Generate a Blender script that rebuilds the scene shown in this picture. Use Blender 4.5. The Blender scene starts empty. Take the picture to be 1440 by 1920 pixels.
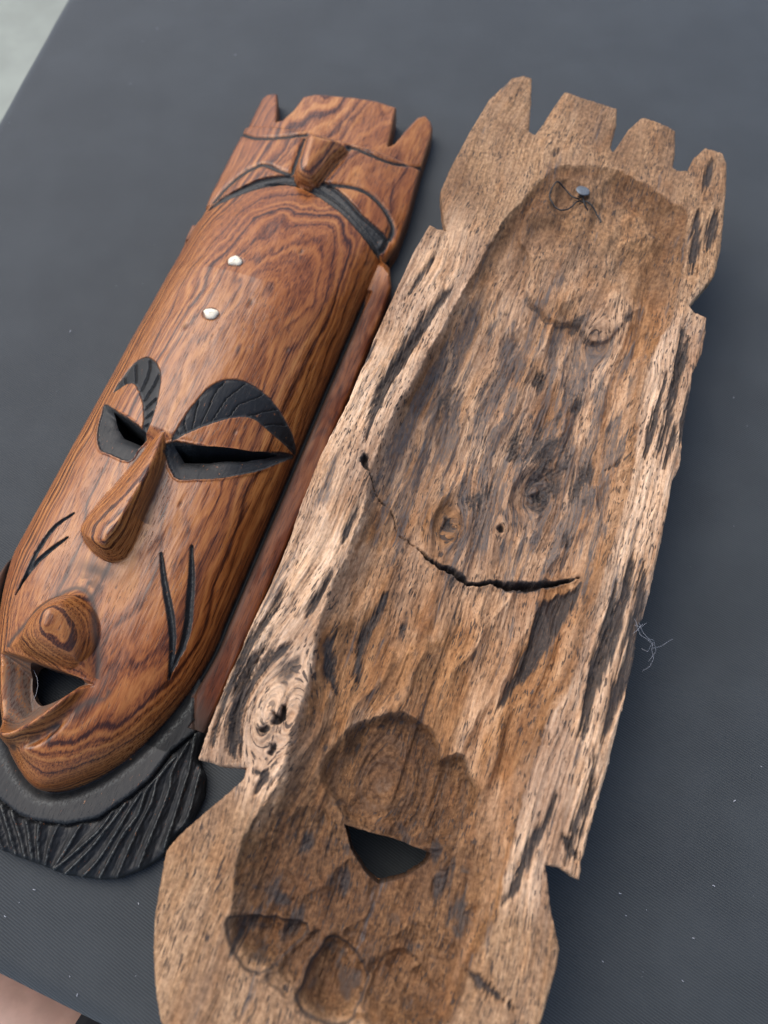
import bpy, math
import numpy as np
from mathutils import Vector, Matrix

# ------------------------------------------------------------------ camera, light, exposure
scene = bpy.context.scene
C = scene.collection
TILT = math.radians(22)
cam_d = bpy.data.cameras.new('camera'); cam = bpy.data.objects.new('camera', cam_d); C.objects.link(cam)
cam.location = (0, -0.5*math.tan(TILT), 0.5)
cam.rotation_euler = (TILT, 0, 0)
cam_d.sensor_fit = 'VERTICAL'; cam_d.sensor_height = 24; cam_d.lens = 17.5
cam_d.clip_start = 0.01; cam_d.clip_end = 200
cam_d.dof.use_dof = True; cam_d.dof.focus_distance = 0.475; cam_d.dof.aperture_fstop = 3.1
scene.camera = cam

SUN_EL, SUN_AZ = 56, -45            # degrees: height, and compass from +Y towards +X
world = bpy.data.worlds.new('World'); scene.world = world; world.use_nodes = True
wn = world.node_tree.nodes; wl = world.node_tree.links
sky = wn.new('ShaderNodeTexSky'); sky.sky_type = 'NISHITA'; sky.sun_disc = False
sky.sun_elevation = math.radians(SUN_EL); sky.sun_rotation = math.radians(SUN_AZ)
sky.air_density = 1.0; sky.dust_density = 3.0; sky.ozone_density = 1.0
bg = wn['Background']; bg.inputs['Strength'].default_value = 0.14
wl.new(sky.outputs['Color'], bg.inputs['Color'])
sun_d = bpy.data.lights.new('sun', 'SUN'); sun_d.energy = 1.4; sun_d.angle = math.radians(55); sun_d.color = (1, .96, .9)
sun = bpy.data.objects.new('sun', sun_d); C.objects.link(sun)
_e, _a = math.radians(SUN_EL), math.radians(SUN_AZ)
sun.rotation_euler = (-Vector((math.sin(_a)*math.cos(_e), math.cos(_a)*math.cos(_e), math.sin(_e)))).to_track_quat('-Z', 'Y').to_euler()
vs = scene.view_settings
scene.display_settings.display_device = 'sRGB'
vs.view_transform = 'Standard'; vs.look = 'None'; vs.gamma = 1; vs.use_curve_mapping = False
vs.exposure = 0.65

# ------------------------------------------------------------------ helpers
def tag(o, label=None, cat=None, group=None, kind=None):
    for k, x in (('label', label), ('category', cat), ('group', group), ('kind', kind)):
        if x: o[k] = x
    return o

def link(name, me, mat=None, parent=None):
    o = bpy.data.objects.new(name, me); C.objects.link(o)
    if mat: me.materials.append(mat)
    o.parent = parent
    return o

def mesh_np(name, co, quads, smooth=True):
    """mesh from an (n,3) array and an (m,4) or (m,3) index array"""
    me = bpy.data.meshes.new(name)
    k = quads.shape[1]
    me.vertices.add(len(co)); me.vertices.foreach_set('co', np.ascontiguousarray(co, np.float32).ravel())
    me.loops.add(quads.size); me.loops.foreach_set('vertex_index', np.ascontiguousarray(quads, np.int32).ravel())
    me.polygons.add(len(quads))
    me.polygons.foreach_set('loop_start', np.arange(0, quads.size, k, dtype=np.int32))
    me.polygons.foreach_set('use_smooth', np.full(len(quads), smooth))
    me.update(calc_edges=True)
    return me

_rng = np.random.default_rng(7)
_PERM = _rng.permutation(512)
_ANG = _rng.random(512)*2*np.pi
_GX, _GY = np.cos(_ANG), np.sin(_ANG)
def perlin(x, y, seed=0):
    x = x + seed*17.31; y = y + seed*41.77
    xi = np.floor(x).astype(np.int64); yi = np.floor(y).astype(np.int64)
    fx = x-xi; fy = y-yi
    w = lambda t: t*t*t*(t*(t*6-15)+10)
    def g(ix, iy, dx, dy):
        h = _PERM[(_PERM[ix & 511]+iy) & 511]
        return _GX[h]*dx+_GY[h]*dy
    a = g(xi, yi, fx, fy); b = g(xi+1, yi, fx-1, fy); c = g(xi, yi+1, fx, fy-1); d = g(xi+1, yi+1, fx-1, fy-1)
    u, v = w(fx), w(fy)
    return 1.5*((a+(b-a)*u)*(1-v)+(c+(d-c)*u)*v)
def fbm(x, y, seed=0, n=4, gain=.5):
    s = 0; a = 1
    for i in range(n):
        s = s+a*perlin(x*2**i, y*2**i, seed+i); a *= gain
    return s

def worley(x, y, seed=0):
    """distance to the nearest jittered cell centre: adze dimples with sharp crests between them"""
    xi = np.floor(x).astype(np.int64); yi = np.floor(y).astype(np.int64); best = np.full(x.shape, 9.)
    for a in (-1, 0, 1):
        for b in (-1, 0, 1):
            hh = _PERM[(_PERM[(xi+a+seed) & 511]+yi+b) & 511]
            best = np.minimum(best, (xi+a+.5+.38*_GX[hh]-x)**2+(yi+b+.5+.38*_GY[hh]-y)**2)
    return np.sqrt(best)

def curve(pts, closed=True, n=6):
    """Catmull-Rom through the points"""
    P = np.array(pts, float); m = len(P); out = []
    for i in range(m if closed else m-1):
        if closed: a, b, c, d = P[(i-1) % m], P[i], P[(i+1) % m], P[(i+2) % m]
        else: a, b, c, d = P[max(i-1, 0)], P[i], P[i+1], P[min(i+2, m-1)]
        for k in range(n):
            t = k/n
            out.append(.5*((2*b)+(c-a)*t+(2*a-5*b+4*c-d)*t*t+(3*b-a-3*c+d)*t**3))
    if not closed: out.append(P[-1])
    return np.array(out)

def segdist(x, y, P, closed):
    """distance, arc position 0..1 and (closed) inside flag"""
    n = len(P); best = np.full(x.shape, 1e9); arc = np.zeros(x.shape); ins = np.zeros(x.shape, bool)
    L = np.linalg.norm(np.diff(np.vstack([P, P[:1]]), axis=0), axis=1); tot = L[:n if closed else n-1].sum(); run = 0
    for i in range(n if closed else n-1):
        a = P[i]; b = P[(i+1) % n]; e = b-a; l2 = e@e+1e-12
        t = np.clip(((x-a[0])*e[0]+(y-a[1])*e[1])/l2, 0, 1)
        d = (x-a[0]-t*e[0])**2+(y-a[1]-t*e[1])**2
        m = d < best; best[m] = d[m]; arc[m] = (run+t[m]*L[i])/tot; run += L[i]
        if closed and a[1] != b[1]:
            ins ^= ((a[1] > y) != (b[1] > y)) & (x < e[0]*(y-a[1])/(b[1]-a[1])+a[0])
    return np.sqrt(best), arc, ins
def sdf(x, y, P, pad=1e9):
    """signed distance to a closed outline, positive inside (-99 beyond pad)"""
    P = np.asarray(P, float)
    m = (x > P[:, 0].min()-pad) & (x < P[:, 0].max()+pad) & (y > P[:, 1].min()-pad) & (y < P[:, 1].max()+pad)
    out = np.full(x.shape, -99.)
    d, _, i = segdist(x[m], y[m], P, True)
    out[m] = np.where(i, d, -d)
    return out
def ldist(x, y, P, pad=8):
    P = np.asarray(P, float)
    m = (x > P[:, 0].min()-pad) & (x < P[:, 0].max()+pad) & (y > P[:, 1].min()-pad) & (y < P[:, 1].max()+pad)
    out = np.full(x.shape, 99.); arc = np.zeros(x.shape)
    out[m], arc[m], _ = segdist(x[m], y[m], P, False)
    return out, arc

class Sheet:
    """a fine grid trimmed to an outline with holes; the rim vertices are pulled onto the outline"""
    def __init__(s, outline, holes, h):
        o = np.asarray(outline)
        us = np.arange(o[:, 0].min()-2*h, o[:, 0].max()+2*h, h); vv = np.arange(o[:, 1].min()-2*h, o[:, 1].max()+2*h, h)
        U, V = np.meshgrid(us, vv, indexing='ij'); nu, nv = U.shape
        d = sdf(U.ravel(), V.ravel(), o).reshape(nu, nv)
        for q in holes:
            d = np.minimum(d, -sdf(U.ravel(), V.ravel(), q, 12).reshape(nu, nv))
        ok = d > -.55*h
        cell = ok[:-1, :-1] & ok[1:, :-1] & ok[1:, 1:] & ok[:-1, 1:]
        idx = np.arange(nu*nv).reshape(nu, nv)
        q = np.stack([idx[:-1, :-1][cell], idx[1:, :-1][cell], idx[1:, 1:][cell], idx[:-1, 1:][cell]], 1)
        e = np.concatenate([q[:, [0, 1]], q[:, [1, 2]], q[:, [2, 3]], q[:, [3, 0]]])
        key = np.sort(e, 1); key = key[:, 0]*(nu*nv)+key[:, 1]
        _, inv, cnt = np.unique(key, return_inverse=True, return_counts=True)
        be = e[cnt[inv] == 1]
        gu, gv = np.gradient(d, h)
        gl = np.sqrt(gu**2+gv**2)+1e-6
        b = np.unique(be)
        U = U.ravel(); V = V.ravel(); D = d.ravel()
        U[b] -= (D*gu.ravel()/gl.ravel())[b]; V[b] -= (D*gv.ravel()/gl.ravel())[b]
        D[b] = 0
        used = np.unique(q); re = np.full(nu*nv, -1); re[used] = np.arange(len(used))
        s.u, s.v, s.d = U[used], V[used], np.maximum(D[used], 0)
        s.q = re[q]; s.rim = re[be]
    def split(s, lab):
        """cells of every part label"""
        cl = lab[s.q[:, 0]]
        return {k: s.q[cl == k] for k in np.unique(cl)}

def add_part(name, co, quads, attrs, mat, parent):
    used, inv = np.unique(quads, return_inverse=True)
    me = mesh_np(name, co[used]/1000, inv.reshape(quads.shape))
    for k, a in attrs.items():
        if a.ndim == 2:
            at = me.attributes.new(k, 'FLOAT_VECTOR', 'POINT'); at.data.foreach_set('vector', np.ascontiguousarray(a[used], np.float32).ravel())
        else:
            at = me.attributes.new(k, 'FLOAT', 'POINT'); at.data.foreach_set('value', np.ascontiguousarray(a[used], np.float32))
    return link(name, me, mat, parent)

def tube_mesh(name, pts, r, seg=8, taper=None):
    P = [Vector(p) for p in pts]; co = []; f = []
    for i, p in enumerate(P):
        t = (P[min(i+1, len(P)-1)]-P[max(i-1, 0)]).normalized()
        a = t.cross(Vector((.13, .31, .94))).normalized(); b = t.cross(a)
        rr = r*(taper[i] if taper is not None else 1)
        for k in range(seg):
            w = 2*math.pi*k/seg; co.append(p+a*rr*math.cos(w)+b*rr*math.sin(w))
    for i in range(len(P)-1):
        for k in range(seg):
            f.append((i*seg+k, i*seg+(k+1) % seg, (i+1)*seg+(k+1) % seg, (i+1)*seg+k))
    f.append(tuple(range(seg))[::-1]); f.append(tuple((len(P)-1)*seg+k for k in range(seg)))
    me = bpy.data.meshes.new(name); me.from_pydata([tuple(c) for c in co], [], f)
    for p in me.polygons: p.use_smooth = True
    return me

# ------------------------------------------------------------------ materials
class NT:
    def __init__(s, name):
        s.m = bpy.data.materials.new(name); s.m.use_nodes = True
        s.n = s.m.node_tree.nodes; s.l = s.m.node_tree.links
        s.b = s.n['Principled BSDF']
    def put(s, sock, x):
        if hasattr(x, 'is_linked') or hasattr(x, 'links'): s.l.new(x, sock)
        elif isinstance(x, (tuple, list)) and len(x) == 3 and len(sock.default_value) == 4: sock.default_value = (*x, 1)
        else: sock.default_value = x
    def node(s, t, _out=0, _set=None, **kw):
        nd = s.n.new('ShaderNode'+t)
        for k, x in (_set or {}).items(): setattr(nd, k, x)
        for k, x in kw.items():
            k = k.replace('_', ' ')
            s.put(nd.inputs[int(k[1:])] if k[0] == 'i' and k[1:].isdigit() else nd.inputs[k], x)
        return nd.outputs[_out]
    def math(s, op, a, b=0., c=0., clamp=False): return s.node('Math', _set=dict(operation=op, use_clamp=clamp), i0=a, i1=b, i2=c)
    def vmul(s, v, k): return s.node('VectorMath', _set=dict(operation='MULTIPLY'), i0=v, i1=k)
    def vadd(s, v, k): return s.node('VectorMath', _set=dict(operation='ADD'), i0=v, i1=k)
    def attr(s, name, out='Fac'):
        nd = s.n.new('ShaderNodeAttribute'); nd.attribute_name = name; return nd.outputs[out]
    def noise(s, v, scale=1., detail=3., rough=.55, dist=0., out=0):
        return s.node('TexNoise', out, Vector=v, Scale=scale, Detail=detail, Roughness=rough, Distortion=dist)
    def ramp(s, f, stops):
        nd = s.n.new('ShaderNodeValToRGB'); s.l.new(f, nd.inputs[0]); cr = nd.color_ramp
        while len(cr.elements) < len(stops): cr.elements.new(.5)
        for e, (p, c) in zip(cr.elements, stops):
            e.position = p; e.color = (c, c, c, 1) if not isinstance(c, tuple) else (*c, 1)
        return nd.outputs[0]
    def step(s, f, a, b): return s.node('MapRange', _set=dict(interpolation_type='SMOOTHSTEP'), Value=f, From_Min=a, From_Max=b)
    def mix(s, f, a, b, mode='MIX'):
        nd = s.n.new('ShaderNodeMix'); nd.data_type = 'RGBA'; nd.blend_type = mode
        s.put(nd.inputs[0], f); s.put(nd.inputs[6], a); s.put(nd.inputs[7], b); return nd.outputs[2]
    def bump(s, h, strength, dist, normal=None):
        kw = dict(Strength=strength, Distance=dist, Height=h)
        if normal is not None: kw['Normal'] = normal
        return s.node('Bump', **kw)

def mat_polished():
    """varnished hardwood: growth layers lie level through the block, so the carving cuts contour figures;
    'paint' is the black stain, 'dirt' dull grime in the tool cuts plus shade painted by nose and lower lip"""
    t = NT('polished hardwood')
    P = t.vmul(t.node('TexCoord', 3), (1000, 1000, 1000))          # millimetres
    sep = t.n.new('ShaderNodeSeparateXYZ'); t.l.new(P, sep.inputs[0])
    big = t.noise(t.vmul(P, (.020, .0075, .02)), 1, 2, .5)
    mid = t.noise(t.vmul(P, (.11, .022, .11)), 1, 3, .5)
    r = t.math('ADD', sep.outputs[2], t.math('MULTIPLY', big, 20.))
    r = t.math('ADD', r, t.math('MULTIPLY', mid, 3.2))
    r = t.math('ADD', r, t.math('MULTIPLY', sep.outputs[0], .22))
    r2 = t.node('CombineXYZ', X=t.math('MULTIPLY', r, .33))
    ring = t.node('TexNoise', 0, _set=dict(noise_dimensions='1D'), W=t.math('MULTIPLY', r, .46), Scale=1., Detail=2., Roughness=.5)
    fib = t.noise(t.vmul(P, (1.1, .06, 1.1)), 1, 4, .62)
    tone = t.math('ADD', t.math('MULTIPLY', ring, .52), t.math('MULTIPLY', fib, .48))
    col = t.ramp(tone, [(.37, (.045, .013, .005)), (.44, (.150, .047, .014)), (.50, (.27, .093, .026)), (.57, (.36, .138, .038)), (.67, (.44, .190, .058))])
    patch = t.noise(t.vmul(P, (.012, .008, .02)), 1, 2, .5)
    col = t.mix(t.step(patch, .42, .66), col, (.84, .72, .64), 'MULTIPLY')
    pore = t.noise(t.vadd(t.vmul(P, (1.5, .13, 1.5)), (3, 7, 1)), 1, 2, .5)
    pm = t.math('MULTIPLY', t.step(pore, .60, .68), t.step(t.noise(t.vmul(P, (.05, .02, .05)), 1, 2), .34, .60))
    col = t.mix(t.math('MULTIPLY', pm, .78), col, (.045, .018, .010))
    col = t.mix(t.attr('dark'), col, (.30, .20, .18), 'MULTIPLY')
    dirt_shade = t.math('MULTIPLY', t.attr('dirt_shade'), t.math('ADD', .55, t.math('MULTIPLY', fib, .8)), clamp=True)
    col = t.mix(dirt_shade, col, (.042, .028, .021))
    pale = t.attr('bare')
    col = t.mix(t.math('MULTIPLY', pale, t.step(fib, .30, .62)), col, (.115, .080, .058))
    pn = t.noise(t.vmul(P, (.5, .12, .5)), 1, 4, .65)
    black = t.ramp(pn, [(.3, (.0040, .0045, .005)), (.7, (.0125, .0135, .0145))])
    worn = t.math('MULTIPLY', t.attr('wear'), t.step(t.noise(t.vmul(P, (.8, .5, .8)), 1, 3), .38, .66))
    black = t.mix(worn, black, (.105, .110, .102))
    paint = t.math('MULTIPLY', t.attr('paint'), t.math('SUBTRACT', 1., t.math('MULTIPLY', t.step(t.noise(t.vmul(P, (.55, .22, .55)), 1, 4, .7), .64, .70), .75)))
    col = t.mix(paint, col, black)
    t.put(t.b.inputs['Base Color'], col)
    ro = t.math('ADD', t.math('ADD', t.math('MULTIPLY', fib, .22), t.math('MULTIPLY', patch, .26)), .06)
    ro = t.math('ADD', ro, t.math('MULTIPLY', t.math('MAXIMUM', t.math('MAXIMUM', dirt_shade, pale), t.attr('dark')), .25))
    ro = t.node('Mix', 0, i0=paint, i2=ro, i3=t.math('ADD', .44, t.math('MULTIPLY', pn, .25)))
    t.put(t.b.inputs['Roughness'], ro)
    t.put(t.b.inputs['Specular IOR Level'], t.math('SUBTRACT', .42, t.math('MULTIPLY', t.attr('dark'), .25)))
    h = t.math('SUBTRACT', t.math('MULTIPLY', fib, .35), t.math('MULTIPLY', pm, 1.))
    h = t.math('ADD', h, t.math('MULTIPLY', pn, t.math('MULTIPLY', paint, .9)))
    t.put(t.b.inputs['Normal'], t.bump(h, .35, .0004))
    return t.m

def mat_raw():
    """unfinished weathered hardwood; 'gr' carries the run of the grain in mm, 'stain' charred or rotten streaks and dark lines along cut edges,
    'hol' the browner hollow and its walls, 'end' cut end grain, 'grey' weather-greyed fibre"""
    t = NT('raw weathered hardwood')
    G = t.attr('gr', 'Vector')
    P = t.vmul(t.node('TexCoord', 3), (1000, 1000, 1000))
    hol = t.attr('hol'); end = t.attr('end'); stain = t.attr('stain'); grey = t.attr('grey')
    fine = t.noise(t.vmul(G, (1.5, .085, .3)), 1, 5, .66)
    band = t.noise(t.vmul(G, (.20, .013, .1)), 1, 4, .62)
    zone = t.noise(t.vmul(G, (.033, .014, .03)), 1, 3, .55)
    iso = t.noise(t.vmul(P, (.45, .35, .4)), 1, 4, .65)
    tone = t.math('ADD', t.math('MULTIPLY', band, .42), t.math('ADD', t.math('MULTIPLY', fine, .31), t.math('MULTIPLY', iso, .28)))
    pale = t.ramp(tone, [(.33, (.21, .122, .074)), (.44, (.42, .275, .175)), (.54, (.63, .450, .315)), (.66, (.78, .61, .46))])
    warm = t.ramp(tone, [(.33, (.070, .032, .013)), (.45, (.20, .098, .040)), (.54, (.34, .178, .078)), (.66, (.50, .295, .145))])
    k = t.math('ADD', t.math('MULTIPLY', hol, t.math('ADD', -.14, t.math('MULTIPLY', zone, 1.9))), t.math('MULTIPLY', t.step(zone, .47, .66), .35), clamp=True)
    col = t.mix(k, pale, warm)
    ends = t.ramp(t.math('ADD', t.math('MULTIPLY', iso, .62), t.math('MULTIPLY', fine, .38)), [(.36, (.095, .050, .022)), (.5, (.26, .148, .069)), (.64, (.46, .285, .148))])
    col = t.mix(end, col, ends)
    # heartwood and sapwood patches, cut end grain inside the hollow is darkened
    z2 = t.noise(t.vadd(t.vmul(G, (.030, .011, .03)), (31, 7, 3)), 1, 4, .6)
    z3 = t.noise(t.vadd(t.vmul(G, (.075, .030, .06)), (3, 17, 5)), 1, 3, .6)
    col = t.mix(t.step(z2, .36, .64), t.mix(1., col, (.70, .62, .56), 'MULTIPLY'), t.mix(1., col, (1.12, 1.05, .96), 'MULTIPLY'))
    col = t.mix(t.math('MULTIPLY', t.step(z3, .50, .68), .45), col, t.mix(1., col, (.94, .76, .55), 'MULTIPLY'))
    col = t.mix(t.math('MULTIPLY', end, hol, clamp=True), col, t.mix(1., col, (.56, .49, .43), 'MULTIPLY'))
    # pores: short dark dashes along the grain
    pore = t.noise(t.vadd(t.vmul(G, (1.15, .17, .2)), (5, 2, 8)), 1, 1.5, .5)
    pm = t.math('MULTIPLY', t.step(pore, .585, .655), t.step(t.noise(t.vmul(P, (.04, .03, .04)), 1, 2), .30, .55))
    col = t.mix(t.math('MULTIPLY', pm, .88), col, (.045, .033, .028))
    # grey weathering in bold strips
    gw = t.noise(t.vadd(t.vmul(G, (.13, .013, .05)), (9, 4, 2)), 1, 4, .68)
    lim = t.math('SUBTRACT', .61, t.math('MULTIPLY', grey, .17))
    gm = t.math('MULTIPLY', t.node('MapRange', _set=dict(interpolation_type='SMOOTHSTEP'), Value=gw, From_Min=lim, From_Max=t.math('ADD', lim, .10)), t.step(t.math('ADD', fine, t.math('MULTIPLY', iso, .4)), .48, .76))
    slate = t.ramp(fine, [(.35, (.032, .032, .034)), (.6, (.100, .092, .090))])
    col = t.mix(t.math('MULTIPLY', gm, .86), col, slate)
    # stained streaks, broken up along the fibre
    sm = t.step(t.math('ADD', stain, t.math('MULTIPLY', t.math('SUBTRACT', t.math('ADD', t.math('MULTIPLY', fine, .55), t.math('MULTIPLY', iso, .45)), .5), 1.9)), .22, .98)
    sm = t.math('MULTIPLY', sm, .95)
    chr_ = t.ramp(t.math('ADD', t.math('MULTIPLY', fine, .7), t.math('MULTIPLY', iso, .3)), [(.36, (.011, .0105, .011)), (.53, (.036, .033, .033)), (.68, (.16, .100, .062))])
    col = t.mix(sm, col, chr_)
    t.put(t.b.inputs['Base Color'], col)
    t.put(t.b.inputs['Roughness'], t.math('ADD', .62, t.math('MULTIPLY', fine, .25)))
    t.b.inputs['Specular IOR Level'].default_value = .35
    h = t.math('ADD', t.math('MULTIPLY', fine, 1.2), t.math('MULTIPLY', iso, .8))
    h = t.math('SUBTRACT', h, t.math('MULTIPLY', pm, .9))
    t.put(t.b.inputs['Normal'], t.bump(h, .8, .0008))
    return t.m

RIB_DIR = math.atan2(-.55, .835)
def mat_cloth():
    t = NT('charcoal ribbed cloth')
    P = t.node('TexCoord', 3)
    rot = t.node('VectorRotate', _set=dict(rotation_type='Z_AXIS'), Vector=P, Angle=-RIB_DIR)
    sep = t.n.new('ShaderNodeSeparateXYZ'); t.l.new(rot, sep.inputs[0])
    wob = t.noise(t.vmul(rot, (40, 90, 40)), 1, 2)
    ph = t.math('ADD', t.math('MULTIPLY', sep.outputs[1], 2*math.pi/.0015), t.math('MULTIPLY', wob, 2.2))
    rib = t.math('ADD', t.math('MULTIPLY', t.math('SINE', ph), .5), .5)
    thr = t.noise(t.vmul(rot, (900, 2600, 900)), 1, 2, .6)
    blot = t.noise(t.vmul(P, (14, 14, 14)), 1, 3, .6)
    col = t.mix(rib, (.0100, .0120, .0132), (.0400, .0468, .0505))
    col = t.mix(t.math('MULTIPLY', thr, .5), col, (.0255, .030, .032))
    col = t.mix(t.step(blot, .35, .7), col, t.mix(.5, col, (.039, .045, .048)))
    t.put(t.b.inputs['Base Color'], col)
    t.b.inputs['Roughness'].default_value = .72
    t.b.inputs['Specular IOR Level'].default_value = .4
    t.b.inputs['Sheen Weight'].default_value = .18
    t.b.inputs['Sheen Roughness'].default_value = .5
    t.b.inputs['Sheen Tint'].default_value = (.75, .85, 1, 1)
    h = t.math('ADD', rib, t.math('MULTIPLY', thr, .5))
    t.put(t.b.inputs['Normal'], t.bump(h, .45, .0004))
    return t.m

def mat_simple(name, col, rough, metal=0, var=.25, scale=300, bump=.2, spec=.5):
    t = NT(name); P = t.node('TexCoord', 3)
    n = t.noise(P, scale, 4, .6)
    c = t.mix(t.step(n, .3, .7), tuple(x*(1-var) for x in col), tuple(min(1, x*(1+var)) for x in col))
    t.put(t.b.inputs['Base Color'], c)
    t.put(t.b.inputs['Roughness'], t.math('ADD', rough-.08, t.math('MULTIPLY', n, .16)))
    t.b.inputs['Metallic'].default_value = metal; t.b.inputs['Specular IOR Level'].default_value = spec
    t.put(t.b.inputs['Normal'], t.bump(n, bump, .0008))
    return t.m

M_POL = mat_polished(); M_RAW = mat_raw(); M_CLOTH = mat_cloth()
M_STUD = mat_simple('bone stud', (.78, .70, .54), .35, var=.10, scale=500)
M_NAIL = mat_simple('grey steel nail', (.15, .165, .18), .5, .5, scale=900)
M_WIRE = mat_simple('dark iron wire', (.035, .035, .035), .5, .6, scale=900)
M_LINT = mat_simple('white lint', (.42, .43, .47), .8, var=.05)
M_GROUND = mat_simple('pale concrete', (.27, .29, .25), .85, var=.12, scale=9, bump=.1)
M_SKIN = mat_simple('skin', (.36, .22, .17), .5, var=.10, scale=60, bump=.05)
M_SKIN.node_tree.nodes['Principled BSDF'].inputs['Subsurface Weight'].default_value = .1
M_BLACKCLOTH = mat_simple('black fabric', (.008, .008, .010), .9, var=.2, scale=900)

# ------------------------------------------------------------------ measured shapes (mm in each mask's own frame)
BROW_R=[(8.5,-2.3),(8.8,8.1),(11.1,24.9),(15.4,41.2),(22.3,51.4),(31.4,56.6),(43.6,57.6),(57.3,54.0),(68.9,46.8),(76.4,39.9),(79.8,31.2),(72.8,31.4),(61.9,32.9),(50.7,34.9),(41.6,30.8),(29.2,19.7),(18.4,7.9)]
BROW_L=[(-52.7,23.8),(-51.3,36.6),(-47.7,48.9),(-38.4,54.6),(-27.3,50.1),(-18.5,39.6),(-12.9,22.5),(-9.7,5.4),(-11.1,-2.9),(-13.9,-0.3),(-17.3,8.7),(-25.5,21.3),(-36.3,30.9),(-43.3,30.7)]
LID_R=[(4.7,-4.6),(32.4,2.3),(58.1,13.5),(79.3,30.5),(72.5,14.3),(63.0,0.1),(47.3,-13.5),(31.6,-21.0),(18.5,-24.2)]
SLIT_R=[(9.4,-3.6),(32.2,2.3),(57.9,13.7),(73.4,24.1),(64.9,14.8),(53.7,5.2),(34.5,-5.2),(18.8,-10.4)]
LID_L=[(-54.6,14.4),(-37.5,7.8),(-10.5,-2.2),(-12.3,-12.9),(-15.1,-23.4),(-30.8,-22.2),(-39.9,-20.4),(-48.3,-9.1),(-52.1,4.5)]
SLIT_L=[(-43.6,8.8),(-30.3,4.7),(-11.1,-2.1),(-12.4,-8.6),(-28.9,-6.7),(-35.2,-2.0)]
SCAR=[[(31.8,-74.8),(42.2,-92.4),(53.0,-109.1),(60.1,-123.7),(64.1,-138.2),(65.5,-145.5)],
 [(47.8,-63.6),(55.8,-83.7),(60.2,-97.7),(64.3,-111.4),(65.9,-124.8),(65.4,-137.5),(65.3,-144.9)],
 [(-34.8,-68.1),(-43.3,-81.0),(-46.4,-97.2),(-46.7,-113.4),(-47.8,-127.8)],
 [(-30.6,-84.6),(-37.0,-94.7),(-42.9,-105.8),(-46.2,-117.2),(-47.9,-129.1)]]
BAND=[(-66.9,211.4),(-63.2,224.8),(-49.2,238.5),(-38.0,249.6),(-25.1,256.6),(-13.5,261.9),(1.0,259.8),(12.8,264.2),(23.5,262.4),(37.2,257.1),(56.1,245.8),(74.7,239.5),(82.8,234.3),(79.8,218.6),(63.0,225.8),(41.0,237.4),(19.7,246.0),(-2.8,251.7),(-20.9,246.2),(-33.6,236.0),(-47.6,224.3)]
LEAF=[[(-66.5,223.6),(-62.6,239.1),(-55.7,252.6),(-48.8,261.7),(-40.5,267.7),(-34.0,267.0),(-24.7,263.9),(-13.5,261.9)],
 [(22.1,261.9),(32.4,265.6),(41.6,267.9),(51.6,268.0),(60.8,265.4),(71.3,259.2),(78.8,252.1),(81.7,245.8),(82.2,236.8)],
 [(-78.2,308.7),(-63.0,301.9),(-47.7,301.3),(-31.3,305.5),(-17.2,311.4)],
 [(21.4,310.8),(31.8,309.7),(49.4,308.6),(63.9,311.4),(81.0,323.3)],
 [(21.1,309.7),(17.2,288.7),(12.6,261.3)],
 [(-17.1,306.5),(-14.8,284.6),(-11.6,263.7)]]
KNOB=[(-13.3,297.8),(1.7,303.6),(23.2,304.7),(19.0,284.7),(14.4,257.8),(4.8,251.3),(-6.0,255.8),(-11.4,275.7)]
STUD=[(-10.4,150.3),(-6.8,99.1)]
STRAND=[[(90.7,-170.3),(95.6,-189.7),(97.7,-209.9),(100.3,-238.7)],
 [(102.4,-186.4),(104.4,-200.7),(106.2,-216.8),(103.7,-225.3)],
 [(89.1,-176.6),(86.3,-194.9),(89.3,-205.9),(89.6,-225.3),(89.9,-250.6)],
 [(84.5,-187.4),(79.8,-202.2),(81.7,-215.4),(80.4,-233.2),(79.9,-259.5)],
 [(80.0,-199.1),(76.0,-210.4),(77.0,-223.8),(73.1,-240.4),(70.6,-263.2)],
 [(73.6,-212.2),(71.1,-222.9),(68.6,-240.1),(65.0,-256.3),(60.4,-266.2)],
 [(67.0,-221.4),(63.5,-234.2),(58.5,-250.1),(50.4,-267.7)],
 [(61.6,-228.1),(59.2,-238.5),(51.6,-253.4),(43.0,-268.0)],
 [(46.5,-240.5),(45.3,-251.8),(42.6,-267.2)],
 [(33.4,-244.9),(34.2,-255.6),(36.7,-267.3)],
 [(22.5,-248.1),(27.0,-258.0),(32.3,-266.5)],
 [(14.3,-249.5),(21.3,-258.1),(27.9,-267.1)],
 [(2.7,-247.6),(12.6,-256.3),(23.1,-267.3)],
 [(-4.5,-246.7),(6.6,-257.4),(17.0,-268.0)]]
NECKBAND=[(-14.0,-242.1),(-5.7,-244.7),(7.4,-248.0),(18.5,-248.1),(38.2,-243.7),(55.1,-234.1),(68.1,-216.1),(75.3,-203.7),(80.8,-184.7),(90.4,-169.0),(85.3,-160.2),(80.3,-149.0)]
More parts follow.
